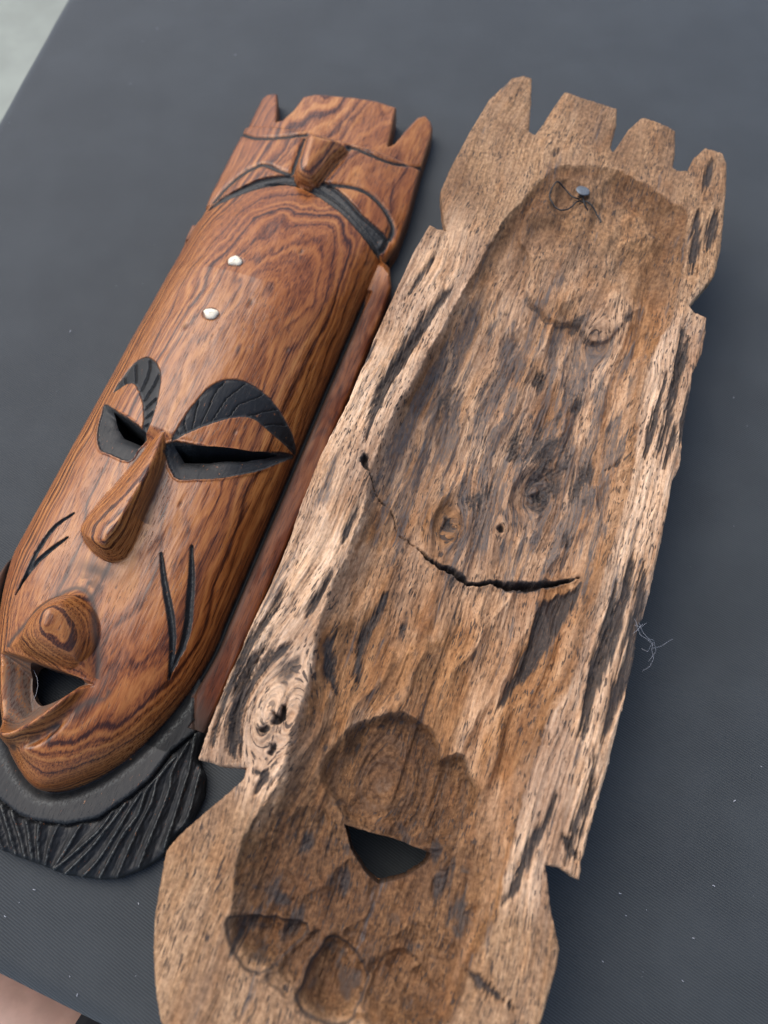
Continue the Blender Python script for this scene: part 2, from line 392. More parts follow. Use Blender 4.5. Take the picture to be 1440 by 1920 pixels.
OUT2=[(-105.7,196.1),(-99.0,194.6),(-91.8,194.3),(-95.7,200.8),(-99.5,208.7),(-107.9,229.2),(-108.0,253.4),(-105.4,292.1),(-100.9,333.3),(-90.4,363.1),(-83.2,368.5),(-75.0,368.6),(-68.6,342.1),(-61.4,310.4),(-56.2,308.4),(-53.0,323.8),(-50.3,341.9),(-46.2,362.3),(-24.9,359.9),(-2.0,357.8),(1.6,338.0),(2.3,315.2),(5.1,311.1),(7.6,319.6),(11.4,338.9),(18.1,354.4),(20.5,355.8),(33.7,354.1),(46.3,350.0),(50.8,327.4),(51.9,312.8),(56.0,310.1),(63.5,312.1),(65.2,326.3),(71.6,339.8),(85.1,338.4),(89.9,328.8),(94.1,303.6),(97.1,276.4),(100.4,243.7),(100.2,219.7),(88.2,188.1),(92.0,185.3),(101.3,182.5),(103.4,171.1),(103.8,151.5),(100.7,133.5),(103.0,108.5),(104.5,84.1),(106.4,62.5),(104.0,50.8),(105.3,23.2),(105.8,-10.1),(105.7,-37.2),(104.7,-49.0),(106.5,-76.1),(105.4,-103.0),(105.2,-131.8),(103.5,-153.3),(103.2,-170.5),(103.7,-190.3),(97.9,-188.9),(92.2,-187.8),(85.4,-189.2),(87.4,-193.6),(93.9,-209.0),(98.4,-217.4),(101.8,-223.3),(102.8,-231.3),(101.3,-257.3),(97.8,-266.6),(85.0,-280.2),(57.9,-294.9),(24.9,-309.2),(-9.4,-320.1),(-38.2,-325.9),(-58.7,-326.2),(-73.3,-319.4),(-80.8,-309.0),(-89.7,-294.3),(-96.1,-279.5),(-100.6,-263.5),(-103.9,-249.5),(-101.1,-240.8),(-92.5,-225.2),(-83.4,-209.9),(-80.2,-203.0),(-80.9,-197.3),(-94.4,-201.4),(-101.3,-201.3),(-107.7,-202.0),(-109.5,-184.6),(-110.4,-155.3),(-109.9,-125.2),(-108.9,-95.7),(-109.6,-64.7),(-111.3,-43.9),(-112.4,-6.7),(-109.5,37.5),(-110.3,84.2),(-109.4,128.9),(-108.6,167.2)]
HOL2=[(-13.7,286.8),(9.9,292.7),(27.2,286.7),(44.3,280.8),(56.3,273.2),(68.2,269.3),(75.1,225.5),(78.8,174.0),(74.0,156.1),(70.2,124.0),(70.4,100.1),(73.7,74.2),(76.8,49.3),(78.0,23.0),(77.8,-2.8),(75.6,-24.3),(74.6,-51.4),(73.7,-77.4),(72.5,-96.4),(67.0,-116.4),(65.3,-132.2),(64.6,-155.1),(63.7,-168.9),(64.5,-187.9),(65.4,-205.0),(66.2,-220.5),(62.8,-236.1),(60.6,-249.5),(57.9,-270.8),(38.2,-281.8),(15.7,-284.7),(7.8,-288.9),(-3.9,-291.5),(-16.1,-285.0),(-34.0,-281.1),(-50.3,-277.8),(-57.9,-271.9),(-60.9,-261.4),(-68.6,-232.4),(-61.9,-203.0),(-64.9,-173.9),(-65.9,-146.5),(-71.7,-119.4),(-73.7,-93.0),(-72.3,-60.5),(-72.8,-34.7),(-77.5,-13.2),(-77.9,20.1),(-78.2,45.2),(-73.7,66.8),(-70.3,99.0),(-65.9,134.5),(-60.2,168.5),(-59.7,184.1),(-54.9,215.1),(-48.5,235.9),(-37.8,268.4),(-28.6,281.5)]
MOUTH2=[(-21.5,-206.5),(-16.1,-206.3),(8.4,-204.2),(28.9,-204.2),(28.2,-210.2),(19.4,-220.5),(6.4,-228.7),(-1.8,-225.6),(-13.9,-217.0)]
LEDGE2=[(-40.5,209.3),(-33.2,200.5),(-26.4,191.8),(-24.1,175.1),(-19.6,163.7),(-11.5,159.2),(3.9,152.1),(16.4,155.5),(26.4,148.7),(36.4,148.2),(45.7,157.7),(52.3,172.4),(61.7,190.5),(71.6,207.0),(73.0,233.9),(66.9,273.1),(46.3,287.3),(19.5,294.9),(-6.1,295.8),(-28.5,282.8),(-38.6,252.2)]
CRACK2=[(-86.1,0.3),(-79.4,-8.6),(-65.7,-18.4),(-50.5,-32.9),(-40.5,-38.1),(-31.1,-41.7),(-18.4,-45.8),(-8.2,-47.3),(2.1,-49.5),(16.7,-45.2),(34.7,-41.8),(51.3,-33.7),(67.4,-22.9)]
SCOOP2=[(-21.5,-204.3),(-31.0,-196.7),(-41.5,-190.4),(-44.6,-178.9),(-39.1,-161.4),(-32.8,-152.5),(-23.1,-145.1),(-10.3,-138.5),(2.5,-140.0),(10.1,-142.5),(16.2,-149.5),(18.9,-155.0),(24.7,-150.3),(31.1,-149.4),(37.7,-157.2),(44.6,-163.5),(46.2,-172.9),(43.0,-183.7),(35.4,-196.0),(19.2,-205.3),(-0.3,-205.1)]
TOES2=[[(-61.1,-269.5),(-54.6,-264.2),(-32.2,-259.2),(-21.0,-261.2),(-35.5,-284.4),(-50.8,-280.8)],
 [(-32.9,-282.4),(-20.0,-261.6),(-13.9,-261.7),(-17.5,-287.0),(-22.1,-287.9)],
 [(-15.7,-287.1),(-10.9,-260.6),(2.6,-260.3),(15.4,-267.4),(15.5,-285.8),(5.0,-293.0),(-6.9,-292.4)],
 [(14.9,-266.1),(27.0,-253.0),(43.1,-256.1),(52.6,-269.8),(41.0,-283.7),(21.8,-285.0)]]
KNOT2=[[(-20.7,-17.9)],
 [(11.0,-8.4)],
 [(27.7,23.1)],
 [(-74.1,-165.0)],
 [(-79.8,-175.0)],
 [(-71.0,-183.3)]]
WEDGE2=[(48.3,-48.3),(61.8,-35.1),(70.1,-26.6),(65.4,-54.4),(58.8,-78.1),(53.1,-94.3),(46.5,-104.3),(48.2,-85.8),(47.7,-70.1)]
STREAK2=[[(91.1,-5.2),(92.1,-32.2),(90.3,-61.6),(86.8,-92.7),(87.0,-119.9)],
 [(98.4,-9.6),(102.3,-39.2),(102.6,-73.6),(100.3,-99.9),(98.0,-119.5)],
 [(86.1,-27.6),(86.3,-60.4),(85.2,-86.0),(85.2,-105.3)],
 [(82.0,-154.4),(80.5,-168.0),(76.0,-184.4),(72.9,-204.9),(68.3,-215.6)],
 [(99.3,-120.2),(98.4,-145.3),(95.4,-164.8),(95.2,-185.8)],
 [(95.5,-123.8),(98.2,-139.8),(99.1,-154.9),(98.7,-182.5)],
 [(78.3,273.0),(85.0,215.1)],
 [(90.7,279.8),(91.3,239.2)],
 [(93.1,160.2),(91.5,121.0)],
 [(78.9,326.1),(77.8,294.0)],
 [(88.3,165.1),(92.2,95.5),(90.9,63.0)],
 [(83.9,128.2),(83.6,60.4)],
 [(98.2,97.7),(98.2,58.3)],
 [(-93.5,166.7),(-96.2,150.6),(-101.1,125.9)],
 [(-75.4,141.6),(-82.6,104.1),(-91.6,60.2),(-90.2,40.5)],
 [(-108.9,87.0),(-111.2,63.5)],
 [(-81.1,104.8),(-89.8,54.2),(-88.9,13.9)],
 [(-76.5,-28.9),(-78.2,-58.7)],
 [(-75.6,-73.7),(-80.8,-107.5)],
 [(-99.1,-93.9),(-101.7,-114.9),(-106.3,-130.5),(-107.5,-159.3),(-103.4,-192.5)],
 [(-97.9,-141.0),(-101.0,-166.1),(-94.2,-188.2),(-86.5,-195.3)],
 [(-83.1,-125.6),(-94.3,-145.8),(-97.4,-170.7),(-86.3,-192.4)],
 [(-75.2,-197.4),(-68.1,-198.3),(-71.1,-206.9)],
 [(-62.5,-108.0),(-63.8,-122.3),(-50.9,-141.8)],
 [(90.3,-172.7),(102.5,-182.2)],
 [(60.1,-248.1),(72.3,-252.0),(87.4,-256.1)],
 [(-43.7,-75.6),(-46.3,-110.6),(-41.6,-130.6)],
 [(-96.5,-133.9),(-103.2,-147.2),(-103.1,-163.0)],
 [(63.0,53.1),(75.4,61.2)],
 [(49.2,-73.7),(46.0,-97.4),(40.7,-121.1)],
 [(-71.4,149.5),(-75.5,131.8)],
 [(101.5,122.4),(103.8,73.2)]]
BLOT2=[[(7.1,107.4)],
 [(25.5,51.5)],
 [(36.1,96.0)],
 [(3.5,57.4)],
 [(-50.2,68.3)],
 [(33.1,35.3)],
 [(-9.3,9.0)],
 [(54.4,-2.6)],
 [(5.0,52.0)],
 [(52.9,42.3)],
 [(-26.9,-90.6)],
 [(-43.1,-93.4)],
 [(-8.2,-46.4)],
 [(18.7,-91.6)],
 [(-34.5,-214.9)],
 [(-29.3,-165.7)],
 [(-78.7,-146.1)],
 [(-60.1,-128.8)],
 [(-94.9,-133.5)],
 [(-45.5,-172.2)],
 [(-36.8,-221.7)],
 [(-11.1,-233.2)],
 [(48.0,-224.6)],
 [(-29.2,-258.1)],
 [(-46.5,-245.9)],
 [(30.1,-201.1)],
 [(-50.8,-268.8)],
 [(-26.3,-221.2)],
 [(39.4,-213.7)],
 [(40.4,176.1)],
 [(51.0,173.6)],
 [(18.5,155.7)],
 [(-36.1,292.4)],
 [(-27.8,310.6)],
 [(4.3,108.2)]]
NAIL2=[(-8.1,262.9)]
WIRE2=[(-7.5,259.1),(-12.6,259.7),(-21.2,265.1),(-28.1,263.8),(-29.8,253.6),(-26.7,245.2),(-18.4,240.6),(-12.6,245.5),(-8.0,255.4),(-2.7,255.6),(5.3,251.8),(11.4,244.7),(12.7,241.6)]
RIDGE2=[[(-65.4,-165.3),(-60.6,-190.2),(-56.1,-220.0)],
 [(-46.3,-172.6),(-47.9,-205.2),(-54.6,-220.7)]]
A1,A2=18.80,19.60
O1=(-0.14981,0.03485);O2=(0.06732,-0.02006);T=72.0
OUT1=[(-72.5,217.2),(-76.0,235.1),(-78.3,278.2),(-79.7,313.6),(-82.2,360.6),(-79.2,365.8),(-69.1,366.8),(-61.2,348.8),(-53.2,327.8),(-48.4,329.9),(-43.9,344.1),(-41.9,363.8),(-33.4,368.3),(-9.0,372.6),(20.3,377.2),(41.3,377.6),(45.9,353.5),(50.0,329.5),(53.3,335.7),(57.1,355.6),(61.8,374.8),(67.0,382.0),(73.7,378.1),(77.0,372.6),(79.1,362.7),(81.8,326.2),(88.2,269.7),(89.4,236.4),(86.0,216.5),(80.5,217.4),(84.0,215.5),(90.5,214.0),(97.5,197.0),(99.0,175.0),(99.5,100.0),(99.5,0.0),(98.5,-90.0),(97.0,-150.0),(95.5,-172.0),(96.9,-182.0),(96.9,-183.0),(105.7,-192.3),(109.3,-202.8),(108.5,-216.0),(103.4,-224.3),(99.5,-241.8),(92.3,-250.9),(80.2,-261.1),(69.2,-265.1),(49.7,-269.1),(33.4,-269.2),(17.6,-269.7),(10.0,-269.5),(-4.0,-268.0),(-20.0,-264.0),(-38.0,-256.0),(-54.0,-245.0),(-66.0,-231.0),(-74.0,-215.0),(-78.0,-200.0),(-77.0,-186.0),(-71.0,-176.0),(-79.0,-170.0),(-82.0,-150.0),(-78.0,-90.0),(-78.0,0.0),(-78.0,120.0),(-79.0,170.0),(-80.5,204.0),(-72.0,207.0)]
LIP1=[(-5, -114), (5, -119), (16, -136), (26, -157), (25, -161.5), (12, -162.5), (-5, -163), (-22, -163), (-34, -161), (-35, -156), (-26, -138), (-14, -119)]
MOUTH1=[(21.5, -163.8), (8, -163.2), (-8, -163.8), (-19, -164.5), (-19, -173), (-13.5, -181.5), (-4.5, -186), (7, -180.5), (15.5, -173)]
OPEN1=[(27, -163), (22, -169.5), (10, -190), (-1, -202), (-8, -205), (-16, -203), (-27, -190), (-36, -172), (-40, -163), (-10, -158)]
STRAND_L=[[(-14, -245), (-5, -256), (8, -268)], [(-24, -240), (-14, -253), (-2, -266)], [(-34, -233), (-25, -248), (-14, -263)], [(-43, -226), (-36, -240), (-26, -258)], [(-51, -217), (-45, -231), (-37, -252)], [(-59, -207), (-55, -222), (-48, -244)], [(-66, -195), (-63, -212), (-58, -235)], [(-71, -183), (-70, -202), (-67, -224)]]
CORNER=(-0.4773,-0.1869);EDGE_A=(0.2085,0.9780);EDGE_B=(0.9284,-0.3716)
SCOOP_C=(-9.2,-180.1)
SPECKS=[(-0.1423, 0.473, 1.12), (-0.2211, 0.5089, 1.13), (-0.2342, 0.4923, 0.86), (-0.3428, 0.3829, 0.66), (-0.3416, 0.3534, 0.45), (-0.256, 0.3929, 0.75), (-0.2386, 0.4335, 0.77), (-0.2343, 0.2377, 0.44), (-0.1986, 0.2023, 0.44), (-0.2513, 0.1551, 1.3), (0.2694, 0.0952, 0.99), (0.2746, 0.0697, 0.61), (0.2397, -0.1745, 0.79), (0.2193, -0.1941, 1.28), (0.1971, -0.2419, 1.21), (0.1405, -0.2459, 1.16), (0.1429, -0.2578, 0.75), (0.1265, -0.2812, 0.84), (0.1807, -0.2695, 1.01), (0.1559, -0.2553, 0.45), (0.1715, -0.2908, 0.9), (-0.1814, -0.2886, 0.64), (-0.1755, -0.2989, 1.19), (-0.1429, -0.2889, 0.46), (-0.1461, -0.2522, 1.01), (-0.2237, -0.2587, 1.18), (-0.2175, -0.2513, 0.6), (-0.2089, -0.2442, 1.21), (0.268, -0.0908, 0.29), (-0.3467, -0.2626, 0.18), (0.1494, -0.2867, 0.38), (-0.3591, -0.1026, 0.31), (0.0024, 0.389, 0.25), (-0.0456, -0.169, 0.31), (-0.2137, 0.2517, 0.2), (-0.126, -0.1005, 0.21), (0.2205, -0.2475, 0.26), (-0.1322, -0.146, 0.18), (-0.2527, 0.2423, 0.28), (0.1429, 0.1013, 0.19), (-0.037, 0.1392, 0.2), (0.2152, 0.0625, 0.42), (-0.1904, -0.0805, 0.28), (-0.1298, 0.0907, 0.2), (0.2159, 0.438, 0.33), (0.0051, -0.1388, 0.48), (0.0046, 0.2862, 0.42), (-0.1899, -0.0991, 0.37), (-0.3495, -0.1453, 0.21), (0.3119, -0.0409, 0.28), (-0.2982, -0.2258, 0.28), (0.2483, 0.4483, 0.18), (-0.0951, -0.0079, 0.32), (0.3247, -0.1593, 0.26), (-0.0724, -0.3, 0.26), (0.3142, -0.2517, 0.34), (0.0404, -0.1283, 0.18), (-0.1871, 0.0341, 0.19), (0.1738, 0.1813, 0.47), (0.1256, 0.4848, 0.21), (0.1326, 0.4124, 0.2), (-0.026, -0.1062, 0.18), (-0.2002, 0.1892, 0.21), (0.1015, 0.4372, 0.27), (-0.2829, -0.2187, 0.18), (0.1384, 0.3832, 0.21), (0.0975, 0.0169, 0.2), (-0.0889, 0.3253, 0.19), (0.2149, -0.0419, 0.37), (-0.2203, 0.2006, 0.46), (-0.0789, 0.1056, 0.43), (0.2145, -0.2165, 0.24), (-0.0861, 0.3078, 0.18), (0.1535, 0.3584, 0.22), (0.081, 0.0864, 0.26), (0.3175, 0.0104, 0.22), (0.354, 0.458, 0.34), (0.161, -0.0006, 0.35), (0.2224, 0.4037, 0.42), (-0.2499, 0.0349, 0.25), (0.1533, -0.0012, 0.2), (0.2503, -0.0109, 0.43), (-0.0711, -0.252, 0.41), (0.0383, -0.0781, 0.18), (-0.0148, -0.1164, 0.19), (0.3301, -0.2501, 0.31), (-0.1316, 0.1333, 0.38), (-0.0705, 0.0538, 0.46), (-0.3593, -0.2799, 0.18), (-0.0575, -0.1753, 0.19), (0.0946, 0.435, 0.23), (0.3132, -0.1931, 0.27), (0.305, -0.0013, 0.36), (-0.1243, 0.4606, 0.27), (0.352, -0.2093, 0.26), (-0.2249, 0.0279, 0.2), (0.2327, 0.3409, 0.31), (-0.2468, -0.2847, 0.28), (-0.0683, -0.2457, 0.45), (-0.3071, 0.4439, 0.19), (0.2578, 0.2474, 0.18), (0.2367, -0.0912, 0.22), (-0.2594, 0.0842, 0.21), (0.0195, -0.1008, 0.24), (-0.1741, 0.414, 0.19), (-0.0059, 0.4598, 0.33), (0.0383, -0.2432, 0.38), (-0.2835, 0.1193, 0.18), (0.2624, -0.1528, 0.43), (-0.1593, 0.0235, 0.18), (-0.0381, 0.293, 0.21), (-0.3188, 0.2707, 0.25), (-0.358, -0.1481, 0.23), (-0.2195, -0.0342, 0.19), (-0.114, 0.0402, 0.34), (0.3082, 0.009, 0.39), (0.2806, 0.2457, 0.2), (-0.014, 0.3307, 0.19), (-0.0326, -0.0317, 0.26), (0.1202, 0.053, 0.19), (0.2583, -0.2462, 0.44), (-0.1171, -0.0066, 0.4), (0.2114, 0.4576, 0.39), (-0.0727, 0.1017, 0.23), (0.0677, 0.1458, 0.37), (0.171, 0.1849, 0.23), (0.001, 0.1537, 0.24), (0.1374, 0.3436, 0.18), (0.1421, -0.0923, 0.18), (-0.3559, -0.0467, 0.31), (-0.3319, 0.4095, 0.19), (-0.2527, 0.0999, 0.45), (-0.2062, 0.4679, 0.28), (-0.2137, -0.1888, 0.28), (-0.3247, 0.3265, 0.42), (-0.2036, 0.0784, 0.21), (0.0727, 0.0791, 0.18), (0.278, 0.4049, 0.19), (-0.1084, -0.1955, 0.24), (-0.0962, 0.1116, 0.19), (-0.0599, -0.1003, 0.2), (0.1298, -0.0257, 0.34), (0.2054, 0.3539, 0.22), (0.3175, 0.0185, 0.21), (-0.0895, 0.3275, 0.2), (0.1489, -0.2892, 0.26), (-0.114, 0.4995, 0.48), (0.2333, 0.4642, 0.19), (-0.1939, 0.2428, 0.39), (0.2671, -0.1425, 0.36), (0.0037, 0.2255, 0.29), (0.1622, -0.1478, 0.27), (0.0252, -0.0013, 0.26), (-0.1324, -0.272, 0.18), (-0.0041, -0.2438, 0.28), (-0.3237, -0.1738, 0.47), (-0.329, -0.1545, 0.34), (0.0216, 0.3708, 0.25), (-0.0164, -0.1048, 0.24), (0.2399, 0.3603, 0.41), (-0.3455, -0.295, 0.18), (0.041, -0.2537, 0.19), (-0.0067, -0.2513, 0.46), (0.0706, 0.4453, 0.31), (0.1653, 0.3538, 0.39), (0.0178, -0.2875, 0.27), (0.0454, 0.4452, 0.18), (-0.0059, -0.1188, 0.27), (0.0829, -0.0884, 0.3), (-0.1813, 0.1675, 0.18), (0.0379, -0.1362, 0.25), (0.1241, 0.4799, 0.45), (-0.2224, -0.007, 0.18), (0.3531, 0.1568, 0.18), (0.1775, 0.158, 0.18), (0.3278, -0.0747, 0.32), (-0.1484, 0.2877, 0.42), (-0.0407, 0.4938, 0.19)]
TUFT=[[(0.1489, -0.0987, 0.0715), (0.1495, -0.1003, 0.0711), (0.15, -0.1018, 0.0707), (0.1506, -0.1034, 0.0703), (0.1514, -0.1045, 0.0698), (0.1523, -0.1054, 0.0694), (0.1532, -0.1064, 0.069), (0.1541, -0.1073, 0.0686), (0.155, -0.1082, 0.0682), (0.156, -0.1091, 0.0678), (0.1568, -0.11, 0.0674), (0.1566, -0.1112, 0.067), (0.1564, -0.1125, 0.0665), (0.1561, -0.1137, 0.0661), (0.1564, -0.115, 0.0657), (0.1567, -0.1164, 0.0653), (0.1571, -0.1177, 0.0649), (0.1567, -0.1191, 0.0645), (0.1559, -0.1204, 0.0641), (0.1552, -0.1217, 0.0637), (0.1542, -0.1229, 0.0632), (0.1531, -0.1236, 0.0628), (0.1519, -0.1242, 0.0624), (0.1507, -0.1249, 0.062)], [(0.1462, -0.1, 0.0715), (0.147, -0.1004, 0.0717), (0.1479, -0.1007, 0.0719), (0.1487, -0.1011, 0.0721), (0.1495, -0.1015, 0.0722), (0.1503, -0.1009, 0.0724), (0.1511, -0.1003, 0.0726), (0.1519, -0.0997, 0.0728), (0.1527, -0.0991, 0.073)], [(0.155, -0.1135, 0.0715), (0.1567, -0.113, 0.0706), (0.1584, -0.1126, 0.0698), (0.1601, -0.1122, 0.0689), (0.1617, -0.1115, 0.068), (0.1631, -0.1106, 0.0672), (0.1646, -0.1096, 0.0663), (0.1661, -0.1087, 0.0655), (0.1674, -0.108, 0.0646), (0.1686, -0.1073, 0.0637), (0.1699, -0.1067, 0.0629), (0.1711, -0.1061, 0.062)], [(0.1467, -0.0962, 0.0715), (0.1472, -0.0988, 0.0716), (0.1476, -0.1014, 0.0718), (0.1481, -0.104, 0.0719), (0.1488, -0.1061, 0.072), (0.1499, -0.107, 0.0722), (0.151, -0.1078, 0.0723), (0.1521, -0.1087, 0.0725), (0.1529, -0.1096, 0.0726), (0.1536, -0.1105, 0.0727), (0.1543, -0.1113, 0.0729), (0.1549, -0.1122, 0.073)], [(0.151, -0.0994, 0.0715), (0.1501, -0.1002, 0.0717), (0.1492, -0.101, 0.0719), (0.1484, -0.1019, 0.0721), (0.1475, -0.1027, 0.0722), (0.1467, -0.1034, 0.0724), (0.1458, -0.1041, 0.0726), (0.145, -0.1047, 0.0728), (0.1441, -0.1054, 0.073)], [(0.1546, -0.1113, 0.0715), (0.1543, -0.1121, 0.0703), (0.154, -0.113, 0.0691), (0.1536, -0.1138, 0.0679), (0.1533, -0.1147, 0.0667), (0.1529, -0.1139, 0.0656), (0.1525, -0.1132, 0.0644), (0.1521, -0.1125, 0.0632), (0.1518, -0.1118, 0.062)], [(0.1529, -0.1082, 0.0715), (0.1541, -0.1082, 0.0706), (0.1553, -0.1081, 0.0698), (0.1566, -0.1081, 0.0689), (0.1575, -0.1087, 0.068), (0.1579, -0.1104, 0.0672), (0.1583, -0.1121, 0.0663), (0.1587, -0.1138, 0.0655), (0.1581, -0.1152, 0.0646), (0.157, -0.1166, 0.0637), (0.1559, -0.118, 0.0629), (0.1549, -0.1193, 0.062)]]
HAIR=[(-0.225, -0.1148, 0.022), (-0.2224, -0.1179, 0.022), (-0.2196, -0.1226, 0.022), (-0.2184, -0.1272, 0.022), (-0.2186, -0.1319, 0.022), (-0.2196, -0.1358, 0.022)]
LEG=[((0.135, -0.54, -0.16), 0.085, 1), ((0.044, -0.498, -0.165), 0.088, 1), ((-0.093, -0.435, -0.17), 0.082, 1), ((-0.23, -0.375, -0.17), 0.076, 1), ((-0.34, -0.326, -0.172), 0.069, 1), ((-0.414, -0.294, -0.175), 0.062, 1), ((-0.46, -0.275, -0.185), 0.058, 1), ((-0.483, -0.265, -0.22), 0.055, 1), ((-0.484, -0.268, -0.28), 0.055, 1), ((-0.481, -0.274, -0.35), 0.057, 1), ((-0.477, -0.278, -0.45), 0.047, 1), ((-0.476, -0.282, -0.57), 0.036, 1), ((-0.476, -0.284, -0.65), 0.034, 1), ((-0.484, -0.283, -0.7), 0.037, 1), ((-0.523, -0.271, -0.722), 0.034, 0.75), ((-0.579, -0.251, -0.73), 0.038, 0.5), ((-0.626, -0.233, -0.737), 0.03, 0.35)]
SHORTS=[((0.135, -0.54, -0.16), 0.1, 1), ((0.043, -0.499, -0.165), 0.098, 1), ((-0.094, -0.437, -0.17), 0.092, 1), ((-0.176, -0.4, -0.17), 0.088, 1), ((-0.231, -0.376, -0.17), 0.0865, 1)]

def sst(a,b,x):
    t=np.clip((x-a)/(b-a),0,1); return t*t*(3-2*t)
def ARCH(u): return 253-.0060*(u-4)**2
def dome1(u,v):
    """carved front: smooth face, crown, nose (mm above the table)"""
    t=np.clip((v+100)/-131.,0,1)
    uc=15*t
    x=u-uc
    R=np.where(x>0,80.,76.)*np.maximum(1-t**1.65,1e-4)**(1/1.65)
    s=np.clip(np.abs(x)/R,0,1)
    hd=np.interp(v,[-231,-180,-100,-40,20,80,140,200,255],[34,36,40,42,44,45,43,34,20])*np.maximum(1-t**4,0)**.45
    face=12+hd*np.maximum(1-s**2.3,0)**.72
    face=face-6.5*sst(4,-10,v)*np.exp(-(np.abs(x)/46)**4)*sst(-210,-150,v)
    # nose: sharp ridge right of centre, broad left plane, steep right wall, flared tip
    nr=np.interp(v,[-96,-84,-70,-34,0,14],[3.5,5,7.5,7,1,-1])
    nl=np.interp(v,[-96,-88,-78,-62,-43,-25,0,14],[-20,-21,-20,-15.5,-11.5,-9.5,-8,-9])
    nb=np.interp(v,[-96,-88,-78,-50,-18,0,14],[15,17.5,17,14.5,13.5,7,6])
    zn=np.interp(v,[-96,-84,-40,0,20],[68,71,64.5,55.5,50])
    xl=np.maximum(nr-u,0)/(nr-nl); xr=np.maximum(u-nr,0)/(nb-nr)
    nz=zn-10*xl**1.5-np.interp(v,[-92,-76,-50,0],[26,17,7,3])*sst(.8,1.7,xl)-(zn-40)*sst(.02,1.08,xr)
    nz=nz-30*sst(1.6,2.6,xl)
    nz=nz-38*sst(-86,-97,v-8*xl**2-4*xr**2)-6*sst(-62,-90,v)*(xl**2+.5*xr)-4*sst(-74,-92,v)
    nz=np.where(v<14,nz,0)
    du=np.maximum(xl,xr)
    k=2.4; m=np.maximum(face,nz)
    face=np.where((v<14)&(v>-110)&(du<3.2),m+k*np.log1p(np.exp(-np.abs(face-nz)/k))-k*np.log(2)*np.exp(-np.abs(face-nz)/k),face)
    q=np.clip(np.abs((u-4)/90),0,1)
    crown=12+(23-9*(v-250)/130)*np.maximum(1-q**2.4,0)
    return np.where(v>ARCH(u),crown,face)

# ------------------------------------------------------------------ ground and table
def sheet_grid(x0, x1, y0, y1, n, z=0.):
    X, Y = np.meshgrid(np.linspace(x0, x1, n), np.linspace(y0, y1, n), indexing='ij')
    idx = np.arange(n*n).reshape(n, n)
    q = np.stack([idx[:-1, :-1].ravel(), idx[1:, :-1].ravel(), idx[1:, 1:].ravel(), idx[:-1, 1:].ravel()], 1)
    return np.stack([X.ravel(), Y.ravel(), np.full(n*n, z)], 1), q
co, q = sheet_grid(-40, 40, -40, 40, 9, -.75)
tag(link('ground', mesh_np('ground', co, q), M_GROUND), kind='structure')

def table():
    root = bpy.data.objects.new('table', None); C.objects.link(root)
    K = np.array(CORNER); ea = np.array(EDGE_A); eb = np.array(EDGE_B); LA, LB = 1.35, 1.25
    # top: a fine sheet spanned by the two visible edges, rounded over at its rim, with slack in the cloth
    na, nb = 240, 240
    s = np.linspace(0, 1, na); t = np.linspace(0, 1, nb)
    S, T_ = np.meshgrid(s, t, indexing='ij')
    X = K[0]+ea[0]*LA*S+eb[0]*LB*T_; Y = K[1]+ea[1]*LA*S+eb[1]*LB*T_
    Z = .0005*fbm(X*5, Y*5, 3, 3)+.0003*fbm(X*16+Y*5, Y*16-X*5, 8, 3)-.0007
    ed = np.minimum(np.minimum(S, 1-S)*LA, np.minimum(T_, 1-T_)*LB)
    Z = Z-.004*np.clip(1-ed/.006, 0, 1)**2
    idx = np.arange(na*nb).reshape(na, nb)
    q = np.stack([idx[:-1, :-1].ravel(), idx[:-1, 1:].ravel(), idx[1:, 1:].ravel(), idx[1:, :-1].ravel()], 1)
    link('tablecloth', mesh_np('tablecloth', np.stack([X.ravel(), Y.ravel(), Z.ravel()], 1), q), M_CLOTH, root)
    # skirt: hangs from the rim to just above the ground with shallow folds
    ring = np.concatenate([idx[:, 0], idx[-1, 1:], idx[-2::-1, -1], idx[0, -2:0:-1]])
    rx, ry, rz = X.ravel()[ring], Y.ravel()[ring], Z.ravel()[ring]
    cx, cy = rx.mean(), ry.mean(); nrm = np.stack([rx-cx, ry-cy], 1); nrm /= np.linalg.norm(nrm, axis=1)[:, None]
    L = 26; rows = []
    arc = np.concatenate([[0], np.cumsum(np.hypot(np.diff(rx), np.diff(ry)))])
    for k in range(L):
        f = k/(L-1); drop = .72*f
        fold = (.012*fbm(arc*9, arc*0+f*.6, 5, 2)*min(1, f*5)-.006*min(1, f*20))
        rows.append(np.stack([rx-nrm[:, 0]*(.004-fold), ry-nrm[:, 1]*(.004-fold), rz-drop-.0002], 1))
    m = len(ring); v = np.concatenate(rows); i = np.arange(m)
    qs = np.concatenate([np.stack([k*m+i, k*m+(i+1) % m, (k+1)*m+(i+1) % m, (k+1)*m+i], 1) for k in range(L-1)])
    link('cloth_skirt', mesh_np('cloth_skirt', v, qs), M_CLOTH, root)
    return tag(root, 'table covered with a charcoal ribbed cloth under the two masks', 'table')
table()

